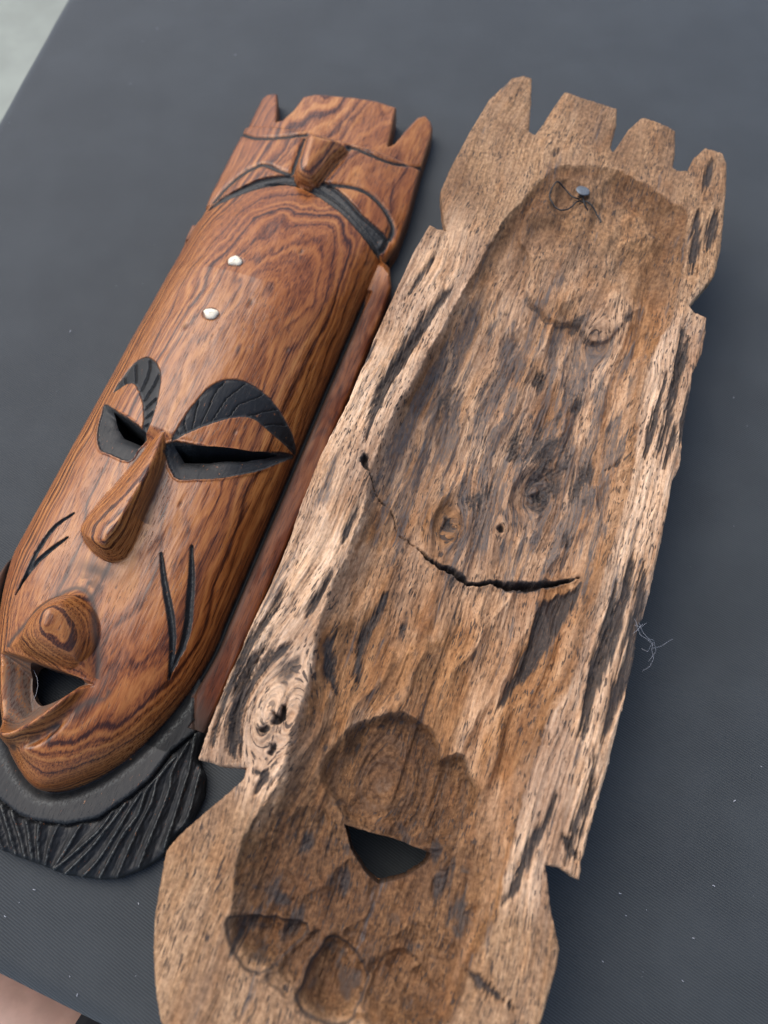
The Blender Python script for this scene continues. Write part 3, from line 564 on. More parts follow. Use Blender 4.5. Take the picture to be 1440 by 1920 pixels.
# ------------------------------------------------------------------ mask seen from the front
def wall(sh, co, edges, zfun, attrs, n=5, inset=0.):
    """skirt of quads hanging from boundary edges; returns coordinates, quads, attributes"""
    b, inv = np.unique(edges, return_inverse=True); e = inv.reshape(edges.shape); m = len(b)
    top = co[b]; zt = top[:, 2]; zb = zfun(top[:, 0], top[:, 1]); zb = np.minimum(zb, zt-.2)
    rows = []
    for k in range(n+1):
        f = k/n; r = top.copy(); r[:, 2] = zt+(zb-zt)*f
        if k: r[:, :2] += np.stack([perlin(top[:, 0]*.5, top[:, 1]*.5+f*7, 3), perlin(top[:, 0]*.5, top[:, 1]*.5+f*7, 9)], 1)*.25
        rows.append(r)
    q = np.concatenate([np.stack([k*m+e[:, 1], k*m+e[:, 0], (k+1)*m+e[:, 0], (k+1)*m+e[:, 1]], 1) for k in range(n)])
    at = {k: np.concatenate([a[b]]*(n+1)) for k, a in attrs.items()}
    return np.concatenate(rows), q, at

def front_mask():
    root = bpy.data.objects.new('carved_mask', None); C.objects.link(root)
    root.location = (O1[0], O1[1], .0); root.rotation_euler = (0, 0, -math.radians(A1))
    holes = [np.array(SLIT_R), np.array(SLIT_L), curve(MOUTH1, True, 4)]
    sh = Sheet(OUT1, holes, .56)
    u, v = sh.u, sh.v
    so = sdf(u, v, OUT1)                                        # distance from the outer rim only
    z = dome1(u, v)
    face = sst(0, 1, ARCH(u)-v)
    paint = np.zeros_like(u); dirt_shade = np.zeros_like(u); bare = np.zeros_like(u); wear = np.zeros_like(u)
    jit = .35*fbm(u*.45, v*.2, 2, 3)
    lab = np.full(u.shape, 'face', dtype=object)
    # dome edge
    t = np.clip((v+100)/-131., 0, 1); uc = 15*t; x = u-uc
    R = np.where(x > 0, 80., 76.)*np.maximum(1-t**1.65, 1e-4)**(1/1.65)
    flange = (np.abs(x) > R) & (v <= ARCH(u)) & (v > -182) | ((v < -150) & (v < -231))
    low = (v < ARCH(u)) & ((np.abs(x) > R) | (v < -231))
    # border strip: rounded bead with a black V-cut where it meets the face
    vv_ = np.concatenate([np.linspace(260, -100, 40), -100-131*np.linspace(0, 1, 41)[1:]**.7]); tt = np.clip((vv_+100)/-131., 0, 1); rr_ = np.maximum(1-tt**1.65, 0)**(1/1.65)
    o = -sdf(u, v, np.concatenate([np.stack([15*tt+80*rr_, vv_], 1), np.stack([15*tt-76*rr_, vv_], 1)[::-1]]))
    bead = 12+.9*np.clip(1-((o-10)/9)**2, -1, 1)
    z = np.where(low & (v > -185), bead, z)
    cut = np.exp(-((o-1.6)/1.9)**2)*((v < 188) & (v > -180))
    z -= 3.2*cut
    paint = np.maximum(paint, sst(.25, .7, cut+.25*jit)*sst(0, 6, 186-3*o-v))
    dirt_shade = np.maximum(dirt_shade, .8*np.exp(-((o-4.0)/2.6)**2)*sst(188, 150, v)*((v > -170)))
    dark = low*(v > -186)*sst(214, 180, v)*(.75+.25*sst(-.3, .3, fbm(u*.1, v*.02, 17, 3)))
    dirt_shade = np.maximum(dirt_shade, sst(-138, -166, v+.35*(o-10)+4*jit)*low*(v > -186))
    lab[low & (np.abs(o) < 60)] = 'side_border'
    # neck band and beard below the chin
    nb = np.array(NECKBAND); nb = np.vstack([nb, [(80, -120), (-90, -120), (-74, -170), (-60, -200), (-40, -226)]])
    sn = sdf(u, v, nb)
    under = low & (v < -138)
    inband = under & (sn > 0) & ~((u > 70) & (v > -168) & (o > 14+.0*u))
    right_end = (u > 60) & (v > -176) & (o > 12) & (sn < 2)
    zb = 12.5-.028*np.clip(-v-150, 0, 200)+1.5*sst(0, 20, o)
    z = np.where(inband, zb-3.0*np.exp(-(o/4)**2), z)
    paint = np.where(inband, np.maximum(paint, sst(-2, 2, -v-146-.55*(80-np.abs(u-10)))), paint)
    paint = np.where(inband & (v < -150), 1, paint)
    bd = low & (sn <= 0) & (v < -168) | (v < -250)
    zbd = 9.2-.02*np.clip(-v-180, 0, 100)+0*u
    ridge = np.zeros_like(u)
    for P in STRAND+STRAND_L:
        P = curve(P, False, 4); d, _ = ldist(u, v, P, 8)
        ridge = np.maximum(ridge, np.maximum(0, 1-np.abs(d)/4.4)+.5*np.exp(-(d/.7)**2))
    ridge = ridge*(.95+.22*fbm(u*.12, v*.06, 18, 3)); z = np.where(bd, zbd+3.0*ridge-1.2*np.exp(sn/1.5)+.35*fbm(u*.5, v*.15, 7, 3), z)
    edge_b = np.exp(-(sn/1.1)**2)*(under | bd)
    z -= 1.2*edge_b
    paint = np.where(bd, 1, paint)
    wear = np.where(bd, .95*sst(.85, 1.3, ridge), wear)
    wear = np.where(inband, .55*np.exp(-((o-7)/1.6)**2)+.25*np.exp(-((sn-1.5)/1.)**2), wear)
    lab[inband] = 'neck_band'; lab[bd] = 'beard'
    # crown: black arch band, leaf grooves, ornament
    sb = sdf(u, v, curve(BAND, True, 3), 12)+jit
    kn = sdf(u, v, curve(KNOB, True, 3), 12); sb = np.where((v > 240) & (kn > -.2), -5., sb)
    z -= 2.6*sst(-.8, 1.2, sb)
    z += 1.6*np.exp(-((sb-5.0)/2.2)**2)*(sb > 0)
    paint = np.maximum(paint, sst(-.5, .5, sb)); wear = np.maximum(wear, .25*sst(2, 5, sb))
    lab[v > ARCH(u)+3] = 'crown'; lab[sb > 0] = 'headband'
    for i, P in enumerate(LEAF):
        P = curve(P, False, 5); d, a = ldist(u, v, P, 8); w = (2.3, 2.3, 2.0, 2.0, 4.2, 2.0)[i]
        dd = d+jit*.7
        z -= 2.0*np.exp(-(dd/w)**2); paint = np.maximum(paint, sst(w*1.05, w*.6, dd)*(kn < .2))
    kz = 8.5*sst(-1., 5, kn)+5.5*sst(0, 13, kn)-.16*np.clip(u-2-.22*(v-250), -20, 30)*sst(0, 8, kn)*1.2
    z += np.where(v > 240, kz, 0)
    lab[(kn > 0) & (v > 240)] = 'crown_ornament'
    # stepped-back tines
    z -= 3.5*sst(312, 318, v-.0006*(u-5)**2+0*u)
    # brows
    for P, side in ((BROW_R, 1), (BROW_L, -1)):
        s = sdf(u, v, curve(P, True, 3), 10)+.7*jit
        z -= 1.5*sst(-.5, 1.0, s)
        cx, cy = (side*34, -14)
        ang = np.arctan2(v-cy, (u-cx)*side); rad = np.hypot(u-cx, v-cy)
        ph = ang*18+rad*.10+.6*fbm(u*.05, v*.05, 19, 3)
        fl = np.abs(((ph/np.pi) % 1)-.5)*2
        saw = (ph/np.pi) % 1
        z += np.where(s > 0, (1.7*saw-1.0*np.exp(-(saw/.12)**2))*sst(.6, 2.6, s)-.5, 0)
        z += .9*np.exp(-((s-.9)/.7)**2)
        paint = np.maximum(paint, sst(-.35, .35, s)); wear = np.maximum(wear, np.where(s > 0, .10*sst(.75, 1, fl)+.2*np.exp(-((s-1)/.6)**2), 0))
        lab[s > 0] = 'eyebrow_r' if side > 0 else 'eyebrow_l'
    # eyes: the lower lid is scooped down towards the slit
    for P, H, side in ((LID_R, SLIT_R, 1), (LID_L, SLIT_L, -1)):
        s = sdf(u, v, curve(P, True, 3), 14)+.5*jit
        hs = -sdf(u, v, np.array(H), 14)
        z -= np.where(s > 0, 1.0*sst(0, 1.2, s)+5.0*np.exp(-np.maximum(hs, 0)/4.5)*sst(0, 5, s), 0)
        z += .7*np.exp(-((s+.4)/.7)**2)*(v < 10)
        paint = np.maximum(paint, sst(-.35, .35, s)); wear = np.maximum(wear, .5*np.exp(-((s-1)/.5)**2))
        lab[s > 0] = 'eyelid_r' if side > 0 else 'eyelid_l'
    # cheek cuts
    for i, P in enumerate(SCAR):
        P = curve(P, False, 6); d, a = ldist(u, v, P, 8); w = 2.5*np.sin(np.pi*np.clip(a*.9+.08, 0, 1))**.6*(1 if i < 2 else .8)
        dd = d+jit*.6
        z -= 2.3*np.clip(1-dd/np.maximum(w, .2), 0, 1)
        paint = np.maximum(paint, sst(.25, -.25, dd-w)); wear = np.maximum(wear, .45*np.exp(-(dd/.7)**2))
        lab[(dd < w)] = 'cheek_cut_%d' % i
    # nose
    du = np.abs(u+np.interp(v, [-95, -70, 0], [2.5, 1.5, 0]))/np.interp(v, [-95, -80, 0], [17, 16, 7.5])
    lab[(du < 1) & (v < -2) & (v > -92)] = 'nose'
    dirt_shade = np.maximum(dirt_shade, .85*np.exp(-((v+99)/5.)**2)*np.exp(-((u+1)/14)**2))  # shade under the nose tip, painted into the colour
    dirt_shade = np.maximum(dirt_shade, .75*np.exp(-((u+2)/9)**2-((v+108)/8)**2)*sst(.0, .5, fbm(u*.15, v*.15, 4, 3)+.35))
    dirt_shade = np.maximum(dirt_shade, .7*np.exp(-((du-1.15)/.22)**2)*(v < -2)*(v > -60)*(u > 0))  # painted shade along the foot of the nose's right wall
    # upper lip
    sl = sdf(u, v, curve(LIP1, True, 3), 20)
    e = np.sqrt(((u+5)/25)**2+((v+143)/24)**2); z += 8.5*sst(-1.5, 13, sl)+(5*np.sqrt(np.maximum(1-e**2, 0))+9.5*np.maximum(1-e, 0)**.85)*sst(-162.5, -157, v)*(1-.25*sst(-140, -162, v))+3.5*np.exp(-(((u+7)/8)**2+((v+134)/7)**2))
    dirt_shade = np.maximum(dirt_shade, .9*np.exp(-((sl+1.0)/1.8)**2)*(v > -160))
    lab[sl > 0] = 'upper_lip'
    # lower lip and the open mouth
    sm = sdf(u, v, curve(OPEN1, True, 3), 16)
    below = sst(-162, -165, v)
    z += below*(8.5*np.exp(-((sm+1.6)/3.3)**2)*sst(27, 17, u)*sst(-24, -8, u)+8*np.exp(-(((u+6)/15)**2+((v+210)/5.5)**2)))
    z -= below*np.where(sm > 0, 1.35*np.minimum(sm, 14)+0*sm, 0)
    z -= below*2.4*np.exp(-((sm+9)/2.8)**2)*sst(26, 18, u)
    dirt_shade = np.maximum(dirt_shade, below*.8*np.exp(-((sm+8.5)/2.2)**2)*sst(.1, .5, fbm(u*.2, v*.06, 9, 2)+.45))  # shading painted into the valley under the lower lip
    bare = np.maximum(bare, below*sst(0, 3, sm))
    dirt_shade = np.maximum(dirt_shade, below*.55*sst(4, 12, sm))
    lab[(sm > -11) & (sm <= 0) & (v < -164) & (v > -216)] = 'lower_lip'; lab[(sm > 0) & (v < -163)] = 'mouth'
    # hand finish: faint tool facets, grain furrows, softened rim
    z += .45*fbm(u*.055, v*.025, 11, 3)*(paint < .5)+.06*fbm(u*.9, v*.06, 12, 3)
    rr = 2.6; z -= np.where(so < rr, rr-np.sqrt(np.maximum(rr**2-(rr-so)**2, 0)), 0)
    dirt_shade = np.maximum(dirt_shade, .35*sst(2.2, 0, so)*(v > 220))
    # small knocks and splits
    for (ku, kv, kr) in ((16, 118, 1.6), (44, 20, 1.1), (-20, 84, 1.2), (30, -40, 1.0), (52, 96, 1.1), (30, 180, 1.2)):
        g = np.exp(-((u-ku)/kr)**2-((v-kv)/(kr*2.2))**2); z -= .8*g; dirt_shade = np.maximum(dirt_shade, .7*g)
    for (su, sv) in STUD:
        r_ = np.hypot((u-su)/1.05, (v-sv)/.88); dirt_shade = np.maximum(dirt_shade, .8*np.exp(-((r_-5.4)/.8)**2)); z -= .6*np.exp(-((r_-5.5)/.7)**2)
    z = np.maximum(z, 2.)
    co = np.stack([u, v, z], 1)
    at = dict(paint=paint, dirt_shade=np.clip(dirt_shade, 0, 1), bare=bare, wear=np.clip(wear, 0, 1), dark=np.clip(dark, 0, 1))
    # walls
    bz = so[sh.rim].max(1) < .5
    wo, wq, wa = wall(sh, co, sh.rim[bz], lambda a, b: 0*a-1.2, at, 5)
    wa['paint'] = np.maximum(wa['paint'], ((wo[:, 1] > 205) & (wo[:, 1] < 222) & (wo[:, 0] > 66)).astype(float))
    hw, hq, ha = wall(sh, co, sh.rim[~bz], lambda a, b: np.where(b < -60, dome1(a, b)-25, dome1(a, b)-31), at, 4)
    ha['dirt_shade'] = np.full(len(hw), .8); ha['paint'] = np.where(hw[:, 1] > -60, 1., 0.)
    names = {'eyebrow_r': 'eyebrow', 'eyebrow_l': 'eyebrow', 'eyelid_r': 'eyelid', 'eyelid_l': 'eyelid'}
    for k, q in sh.split(lab).items():
        nm = names.get(k, 'cheek_cut' if k.startswith('cheek_cut') else k)
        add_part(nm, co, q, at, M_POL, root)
    add_part('outer_edge', wo, wq, wa, M_POL, root)
    k = hw[hq[:, 0]]
    for sel in (k[:, 1] < -60, (k[:, 1] > -60) & (k[:, 0] > 0), (k[:, 1] > -60) & (k[:, 0] <= 0)):
        add_part('opening_wall', hw, hq[sel], ha, M_POL, root)
    # bone studs in the forehead
    for (su, sv) in STUD:
        g = 0
        zs = float(dome1(np.array([su]), np.array([sv]))[0])
        vs_, fs = [], []
        rings = [(5.0, -1.5), (5.1, .4), (4.7, 1.1), (3.5, 1.7), (1.8, 2.0), (0.01, 2.05)]; S = 14
        for i, (r, h) in enumerate(rings):
            for k in range(S):
                a = 2*math.pi*k/S; rr = r*(1+.10*math.sin(3*a+su)+.06*math.sin(5*a+sv))
                vs_.append(((su+rr*math.cos(a)*1.05)/1000, (sv+rr*math.sin(a)*.86)/1000, (zs+h+.25*math.sin(2*a))/1000))
        for i in range(len(rings)-1):
            for k in range(S): fs.append((i*S+k, i*S+(k+1) % S, (i+1)*S+(k+1) % S, (i+1)*S+k))
        me = bpy.data.meshes.new('stud'); me.from_pydata(vs_, [], fs)
        for p in me.polygons: p.use_smooth = True
        link('stud', me, M_STUD, root)
    return tag(root, 'polished brown carved face mask lying face up, black brows and beard', 'mask', 'pair of carved masks on the table')
front_mask()

# ------------------------------------------------------------------ mask seen from the hollow back
def back_mask():
    root = bpy.data.objects.new('hollow_mask', None); C.objects.link(root)
    root.location = (O2[0], O2[1], 0); root.rotation_euler = (0, 0, -math.radians(A2))
    # ragged outline
    out = []
    P = np.array(OUT2)
    for i in range(len(P)):
        a, b = P[i], P[(i+1) % len(P)]; L = np.linalg.norm(b-a); n = max(1, int(L/1.2)); nr = np.array([-(b-a)[1], (b-a)[0]])/max(L, 1e-6)
        for k in range(n):
            p = a+(b-a)*k/n; out.append(p+nr*.45*float(fbm(p[0:1]*.35, p[1:2]*.35, 21, 3)[0]))
    out = np.array(out)
    mouth = []
    P = np.array(MOUTH2)
    for i in range(len(P)):
        a, b = P[i], P[(i+1) % len(P)]
        for k in range(8):
            p = a+(b-a)*k/8; mouth.append(p+.35*np.array([perlin(p[0:1]*.6, p[1:2]*.6, 4)[0], perlin(p[0:1]*.6, p[1:2]*.6, 8)[0]]))
    mouth = np.array(mouth)
    sh = Sheet(out, [mouth], .6)
    u, v = sh.u, sh.v
    so = sdf(u, v, np.array(OUT2))
    so = np.maximum(so, 0)
    # run of the grain, swerving round the knots
    gu = u+4.5*fbm(u*.012, v*.008, 5, 2)+.9*fbm(u*.05, v*.03, 6, 2)
    knots = [(*KNOT2[0][0], 15, .6), (*KNOT2[1][0], 4.5, .8), (*KNOT2[2][0], 13, .6), (*KNOT2[3][0], 20, 1.), (*LEDGE2[9], 12, .6), (*SCOOP_C, 26, .5)]
    for (ku, kv, r, k) in knots:
        rho = (u-ku)**2+((v-kv)*.62)**2
        gu = gu-k*r*r*(u-ku)/(rho+.35*r*r)*np.exp(-rho/(9*r*r))
    gv = v
    shl = sdf(u, v, curve(HOL2, True, 3))
    rag = 1.2*fbm(u*.10, v*.03, 14, 3)+.8*fbm(u*.3, v*.2, 15, 2)
    hd = shl+rag
    z = T-2.2*np.exp(-so/7.)+.5*fbm(u*.02, v*.01, 31, 2)
    # rim grain: furrows
    grain = fbm(gu*.42, gv*.018, 33, 4, .55); coarse = fbm(gu*.12, gv*.008, 34, 3)
    smoothtop = np.maximum(sst(165, 215, v), .75*sst(-200, -225, v)*(shl < 4))                                  # the sawn crown is smoother
    z += (.7*grain+1.1*coarse)*(1-.6*smoothtop)*(1-.25*sst(0, 8, hd))
    stain = np.zeros_like(u)
    stain = np.maximum(stain, .30*sst(.45, 1.0, -grain)*(1-.7*smoothtop))
    # hollow
    D = np.interp(v, [-300, -262, -225, -150, -60, 40, 130, 165, 235, 290], [12, 19, 21, 20, 21, 22, 20, 11, 7, 4.5])
    lam = np.where(u > 0, 6., 7.)
    dep = D*(1-np.exp(-np.maximum(hd, 0)/lam))
    z -= dep*(hd > 0)+2.6*sst(-.2, 1.6, hd)*sst(-200, -170, v)*np.where(u > 0, 1, sst(-30, 20, v))*sst(235, 200, v)
    hin = sst(0, 10, hd)
    z += hin*(1.5*fbm(gu*.06, gv*.018, 41, 3)+.5*fbm(u*.12, v*.10, 42, 3))
    # adze scallops
    wl_ = worley(gu/15+.25*perlin(u*.04, v*.04, 3), gv/52, 5); ws_ = worley(u/17+.3*perlin(u*.05, v*.05, 6), v/20, 9)
    wf_ = worley(u/22+.2*perlin(u*.04, v*.04, 8), v/34, 21)
    up_ = sst(150, 175, v); dn_ = sst(-165, -195, v)
    z += hin*(11.0*(wl_**2-.2)*(1-up_)*(1-dn_)+8.0*(ws_**2-.2)*dn_+7.0*(wf_**2-.2)*up_)
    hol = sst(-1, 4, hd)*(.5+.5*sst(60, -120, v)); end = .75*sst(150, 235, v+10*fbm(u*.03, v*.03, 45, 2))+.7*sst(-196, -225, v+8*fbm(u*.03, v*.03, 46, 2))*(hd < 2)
    stain = np.maximum(stain, .30*sst(.0, .7, fbm(u*.06, v*.05, 47, 4))*sst(150, 200, v))
    hol = hol+1.5*np.exp(-(np.maximum(hd-9, 0)/9)**2)*sst(-3, 1, hd)*sst(5, 25, u)+.5*np.exp(-((hd-5)/6)**2)*(u < 0)*(hd > 0)*sst(20, 90, v)  # browner band along the walls of the hollow
    grey = sst(-2, 6, hd)*sst(-70, -10, v)*sst(190, 130, v)*.95+.25*sst(0, -60, v)*(1-sst(0, 6, hd))*sst(-215, -190, v)+.05
    sL = sdf(u, v, curve(LEDGE2, True, 3), 30)+.8*fbm(u*.12, v*.1, 51, 3)
    low_edge = sst(262, 236, v)*sst(62, 30, u)
    z += 7.0*sst(-.7, .7, sL)*low_edge*hin*(.55+.45*sst(-.3, .4, fbm(u*.03, v*.03, 57, 2)))
    for (eu, ev, er) in ((20, 268, 15), (44, 258, 14), (58, 236, 13), (-14, 262, 13), (8, 236, 16), (36, 226, 15)):
        j = np.hypot(u-eu, (v-ev)*.55)/er+.18*fbm(u*.08, v*.08, 58, 2); z -= hin*2.2*sst(1, .75, j)*(1-j*.5)
    stain = np.maximum(stain, .75*np.exp(-((sL+1.2)/1.1)**2)*low_edge*hin*sst(-.5, .3, fbm(u*.06, v*.06, 52, 2)))  # dark line along the foot of the ledge
    sS = sdf(u, v, curve(SCOOP2, True, 3), 30)+.7*fbm(u*.15, v*.12, 53, 3)
    rs = np.hypot(u-SCOOP_C[0], (v-SCOOP_C[1]))
    z -= np.where(sS > 0, 11.0*(1-np.exp(-sS/3.4)), 0)*sst(-235, -212, v)
    z += np.where(sS > 0, .16*np.sin(rs*1.15+3*fbm(u*.05, v*.05, 55, 2))+.4*fbm(u*.5, v*.4, 54, 3), 0)
    end = np.maximum(end, sst(0, 2.5, sS)); stain = np.maximum(stain, .5*np.exp(-((sS-.3)/1.2)**2)*sst(-170, -150, v))  # dark line just inside the scoop's top edge
    stain = np.maximum(stain, np.where(sS > 0, .30+.16*np.sin(rs*.55+2.5*fbm(u*.04, v*.04, 56, 2)), 0))
    for i, P in enumerate(TOES2):
        s = sdf(u, v, curve(P, True, 3), 14)+.6*fbm(u*.2, v*.2, 60+i, 2)
        k = (1.4, 1.1, 1.5, .8)[i]; s = s+1.2*fbm(u*.07, v*.07, 66+i, 3)
        z -= np.where(s > 0, k*6.5*(1-np.exp(-s/5.0)), 0); z += .9*k*np.exp(-((s+1)/1.4)**2)
        end = np.maximum(end, .8*sst(0, 3, s)); stain = np.maximum(stain, k*(.45*sst(1, 5, s)*sst(-.4, .5, fbm(u*.08, v*.08, 64, 3))+.55*np.exp(-((s-.6)/1.)**2)))
    lowz = sst(-150, -215, v)*hin
    z += lowz*(1.0*fbm(u*.07, v*.055, 71, 3)+.6*fbm(u*.3, v*.25, 72, 3))
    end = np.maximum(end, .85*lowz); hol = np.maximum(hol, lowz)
    stain = np.maximum(stain, lowz*(.30*sst(-.2, .5, fbm(u*.05, v*.05, 74, 3))+.5*sst(.2, .8, fbm(u*.07, v*.09, 73, 4))))
    sm = -sdf(u, v, np.array(MOUTH2), 30)
    z -= 4.5*np.exp(-np.maximum(sm, 0)/7.)
    stain = np.maximum(stain, .5*np.exp(-np.maximum(sm, 0)/1.4))
    # crack right across
    cu_ = u+2.0*fbm(u*.06, v*.06, 82, 4, .5); cv_ = v+2.0*fbm(u*.06, v*.06, 84, 4, .5)
    P = curve(CRACK2, False, 6); d, a = ldist(cu_, cv_, P, 10); dd = d+.6*fbm(u*.35, v*.35, 81, 3)+1.3*sst(.1, 0, a)*fbm(u*.25, v*.25, 88, 3)
    w = np.interp(a, [0, .03, .08, .38, .44, .55, .62, .78, .93, 1], [2.0, 2.2, .28, .32, 1.1, 2.2, 1.0, 2.6, 2.0, .3])
    z -= 11*sst(1, .2, dd/np.maximum(w, .1))*np.interp(a, [0, .1, .38, .44, 1], [.7, .25, .3, 1, 1])
    stain = np.maximum(stain, sst(2.1, .7, dd/np.maximum(w, .1))*np.interp(a, [0, .06, .1, .36, .44, 1], [.9, .9, .55, .5, 1, 1]))
    stain = np.maximum(stain, .55*sst(7, 1, dd)*sst(-.1, .5, fbm(u*.14, v*.12, 86, 4)))
    z += .8*np.exp(-((dd-w-1)/1.)**2)
    # slash beside it
    s = sdf(u, v, curve(WEDGE2, True, 3), 12)+1.0*fbm(gu*.4, gv*.04, 83, 3)+1.6*perlin(gu*.8, gv*.02, 85)
    z -= 3.2*sst(-.5, 3, s); stain = np.maximum(stain, .95*sst(-1, 1.5, s))
    # knots
    kk = KNOT2
    for i, (pit, r, ri) in enumerate(((2.5, 4.0, 14.), (6, 1.8, 4), (3.5, 3.4, 14.), (8, 3.4, 12), (5, 2.0, 5), (4, 2.4, 6))):
        ku, kv = kk[i][0]
        j = np.nonzero((np.abs(u-ku) < 45) & (np.abs(v-kv) < 60))[0]; a_, b_ = u[j]-ku, v[j]-kv
        a_ = a_+.9*r*fbm(a_*.12, b_*.12, 90+i, 4); b_ = b_+.9*r*fbm(a_*.12, b_*.12, 93+i, 4)
        rho = np.hypot(a_*(1.2, .9, 1.1, 1.3, .8, 1.)[i], b_*(.8, .7, .9, .6, 1.1, .8)[i])
        z[j] -= pit*sst(r*1.3, r*.3, rho); z[j] += .9*np.exp(-((rho-r*1.9)/(r*.7))**2)*fbm(a_*.2, b_*.2, 97, 2)
        stain[j] = np.maximum(stain[j], sst(r*1.4, r*.6, rho)); stain[j] = np.maximum(stain[j], .7*np.exp(-(rho/ri)**2)*sst(-.3, .5, fbm(a_*.2, b_*.2, 96+i, 4)))
    # furrowed dark streaks
    for i, P in enumerate(STREAK2):
        P = curve(P, False, 5); dall, aall = ldist(u, v, P, 9); j = np.nonzero(dall < 9)[0]; d, a = dall[j], aall[j]
        w = (3.4, 3.6, 3., 2.4, 1.8, 1.5, 2.8, 3.2, 3., 2.6, 2.6, 2.2, 1.8, 1.9, 3.8, 2.1, 3.2, 1.9, 2.0, 2.6, 2.2, 2.6, 2.6, 2.2, 1.8, 1.7, 3.0, 2.4, 1.3, 2.2, 1.6, 2.2)[i]
        w = 1.45*w*np.sin(np.pi*np.clip(.06+.88*a, 0, 1))**.7
        dd = np.abs(d)+1.5*fbm(gu[j]*.5, gv[j]*.03, 110+i, 3)+1.9*perlin(gu[j]*1.05, gv[j]*.022, 130+i)+.8*fbm(u[j]*.1, v[j]*.08, 140+i, 2)
        m = sst(w+1.0, w-2.0, dd)
        z[j] -= 2.4*m; z[j] += .8*m*fbm(gu[j]*.9, gv[j]*.10, 150, 3)
        stain[j] = np.maximum(stain[j], .96*m)
    # blots of rot
    for i, P in enumerate(BLOT2):
        bu, bv = P[0]; r = (7, 22, 6, 8, 9, 15, 12, 5, 9, 11, 5, 6, 7, 4, 5, 3.2, 8, 6, 7, 3, 7, 6, 8, 6, 6, 6, 8, 7, 8, 5, 6, 6, 4, 4, 5)[i % 35]
        j = np.nonzero((np.abs(u-bu) < 3*r) & (np.abs(v-bv) < 4*r))[0]
        rho = np.hypot((u[j]-bu)*1.3, (v[j]-bv)*.6)/r+.7*fbm(gu[j]*.2, gv[j]*.05, 170+i, 4)+.45*perlin(gu[j]*.9, gv[j]*.03, 230+i)
        m = sst(1.15, .15, rho); stain[j] = np.maximum(stain[j], .85*m); z[j] -= 1.3*m; z[j] += .8*m*fbm(u[j]*.45, v[j]*.4, 190, 3)
    # drying checks: long hairline splits that follow the grain
    for sd, fu, fv, wd in ((301, .16, .006, .045), (305, .33, .011, .055), (309, .6, .02, .06)):
        pn = perlin(gu*fu, gv*fv, sd); gate = sst(.0, .45, fbm(gu*.05, gv*.012, sd+2, 3))
        ln = np.exp(-(pn/wd)**2)*gate*(1-.75*smoothtop)*(1-.8*np.maximum(lowz, sst(0, 2, sS)))*(.55+.45*sst(-1, 3, hd))
        z -= .9*ln; stain = np.maximum(stain, .66*ln)
    # fine splinters and dents
    sp = fbm(gu*.8, gv*.05, 201, 3)
    z += .33*sp*(1-.5*smoothtop)
    for (ru, P) in enumerate(RIDGE2):
        d, a = ldist(u, v, curve(P, False, 5), 8); z += 2.0*np.exp(-(d/2.)**2)
    z = np.maximum(z, T-54)
    rr = 1.3; z -= np.where(so < rr, rr-np.sqrt(np.maximum(rr**2-(rr-so)**2, 0)), 0)
    co = np.stack([u, v, z], 1)
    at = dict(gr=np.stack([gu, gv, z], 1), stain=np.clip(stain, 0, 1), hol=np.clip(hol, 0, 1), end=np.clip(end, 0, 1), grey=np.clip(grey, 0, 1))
    lab = np.full(u.shape, 'rim', dtype=object)
    lab[hd > 0] = 'hollow'; lab[(v > 300)] = 'crown_tine_a'
    lab[(v > 300) & (u > -57)] = 'crown_tine_b'; lab[(v > 300) & (u > 4)] = 'crown_tine_c'; lab[(v > 300) & (u > 58)] = 'crown_tine_d'
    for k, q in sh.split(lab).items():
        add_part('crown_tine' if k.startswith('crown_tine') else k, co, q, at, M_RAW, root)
    # the carved front, underneath
    def under(a, b):
        a = np.asarray(a); b = np.asarray(b)
        e = np.maximum(sdf(a, b, np.array(OUT2)), 0)
        g = sdf(a, b, np.array(HOL2))
        k = np.minimum(T-12-(dome1(-a*.92, b+17)-12)*sst(0, 10, e), T-12-46*sst(-14, 2, g))
        return np.maximum(np.minimum(k, T-8), .6)
    bz = so[sh.rim].max(1) < 1.2
    wo, wq, wa = wall(sh, co, sh.rim[bz], lambda a, b: 0*a+T-12.2, at, 4)
    add_part('outer_edge', wo, wq, wa, M_RAW, root)
    hw, hq, ha = wall(sh, co, sh.rim[~bz], lambda a, b: 0*a+T-59, at, 4)
    add_part('mouth_wall', hw, hq, ha, M_RAW, root)
    s2 = Sheet(out, [mouth], 2.4)
    zu = under(s2.u, s2.v)
    cu = np.stack([s2.u, s2.v, zu], 1); n = len(zu)
    add_part('front', cu, s2.q[:, ::-1], dict(paint=np.zeros(n), dirt_shade=np.zeros(n), bare=np.zeros(n), wear=np.zeros(n)), M_POL, root)
    # nail and its twist of wire
    def zat(p):
        k = np.argmin((u-p[0])**2+(v-p[1])**2); return z[k]
    nu_, nv_ = NAIL2[0]; zn = zat((nu_, nv_))
    prof = [(1.3, -8), (1.3, 5.2), (5.0, 5.6), (5.4, 6.1), (5.1, 6.7), (4.2, 6.9), (.01, 6.95)]; S = 18; vs_ = []; fs = []
    for r, h in prof:
        for k in range(S):
            a = 2*math.pi*k/S; vs_.append(((nu_+r*math.cos(a)+.16*h)/1000, (nv_+r*math.sin(a)-.10*h)/1000, (zn+h+.22*r*math.cos(a+2))/1000))
    for i in range(len(prof)-1):
        for k in range(S): fs.append((i*S+k, i*S+(k+1) % S, (i+1)*S+(k+1) % S, (i+1)*S+k))
    me = bpy.data.meshes.new('nail'); me.from_pydata(vs_, [], fs)
    for p in me.polygons: p.use_smooth = True
    link('nail', me, M_NAIL, root)
    W = curve(WIRE2, False, 8)
    pts = [(p[0]/1000, p[1]/1000, (zat(p)+1.2+2.2*abs(math.sin(i*.09)))/1000) for i, p in enumerate(W)]
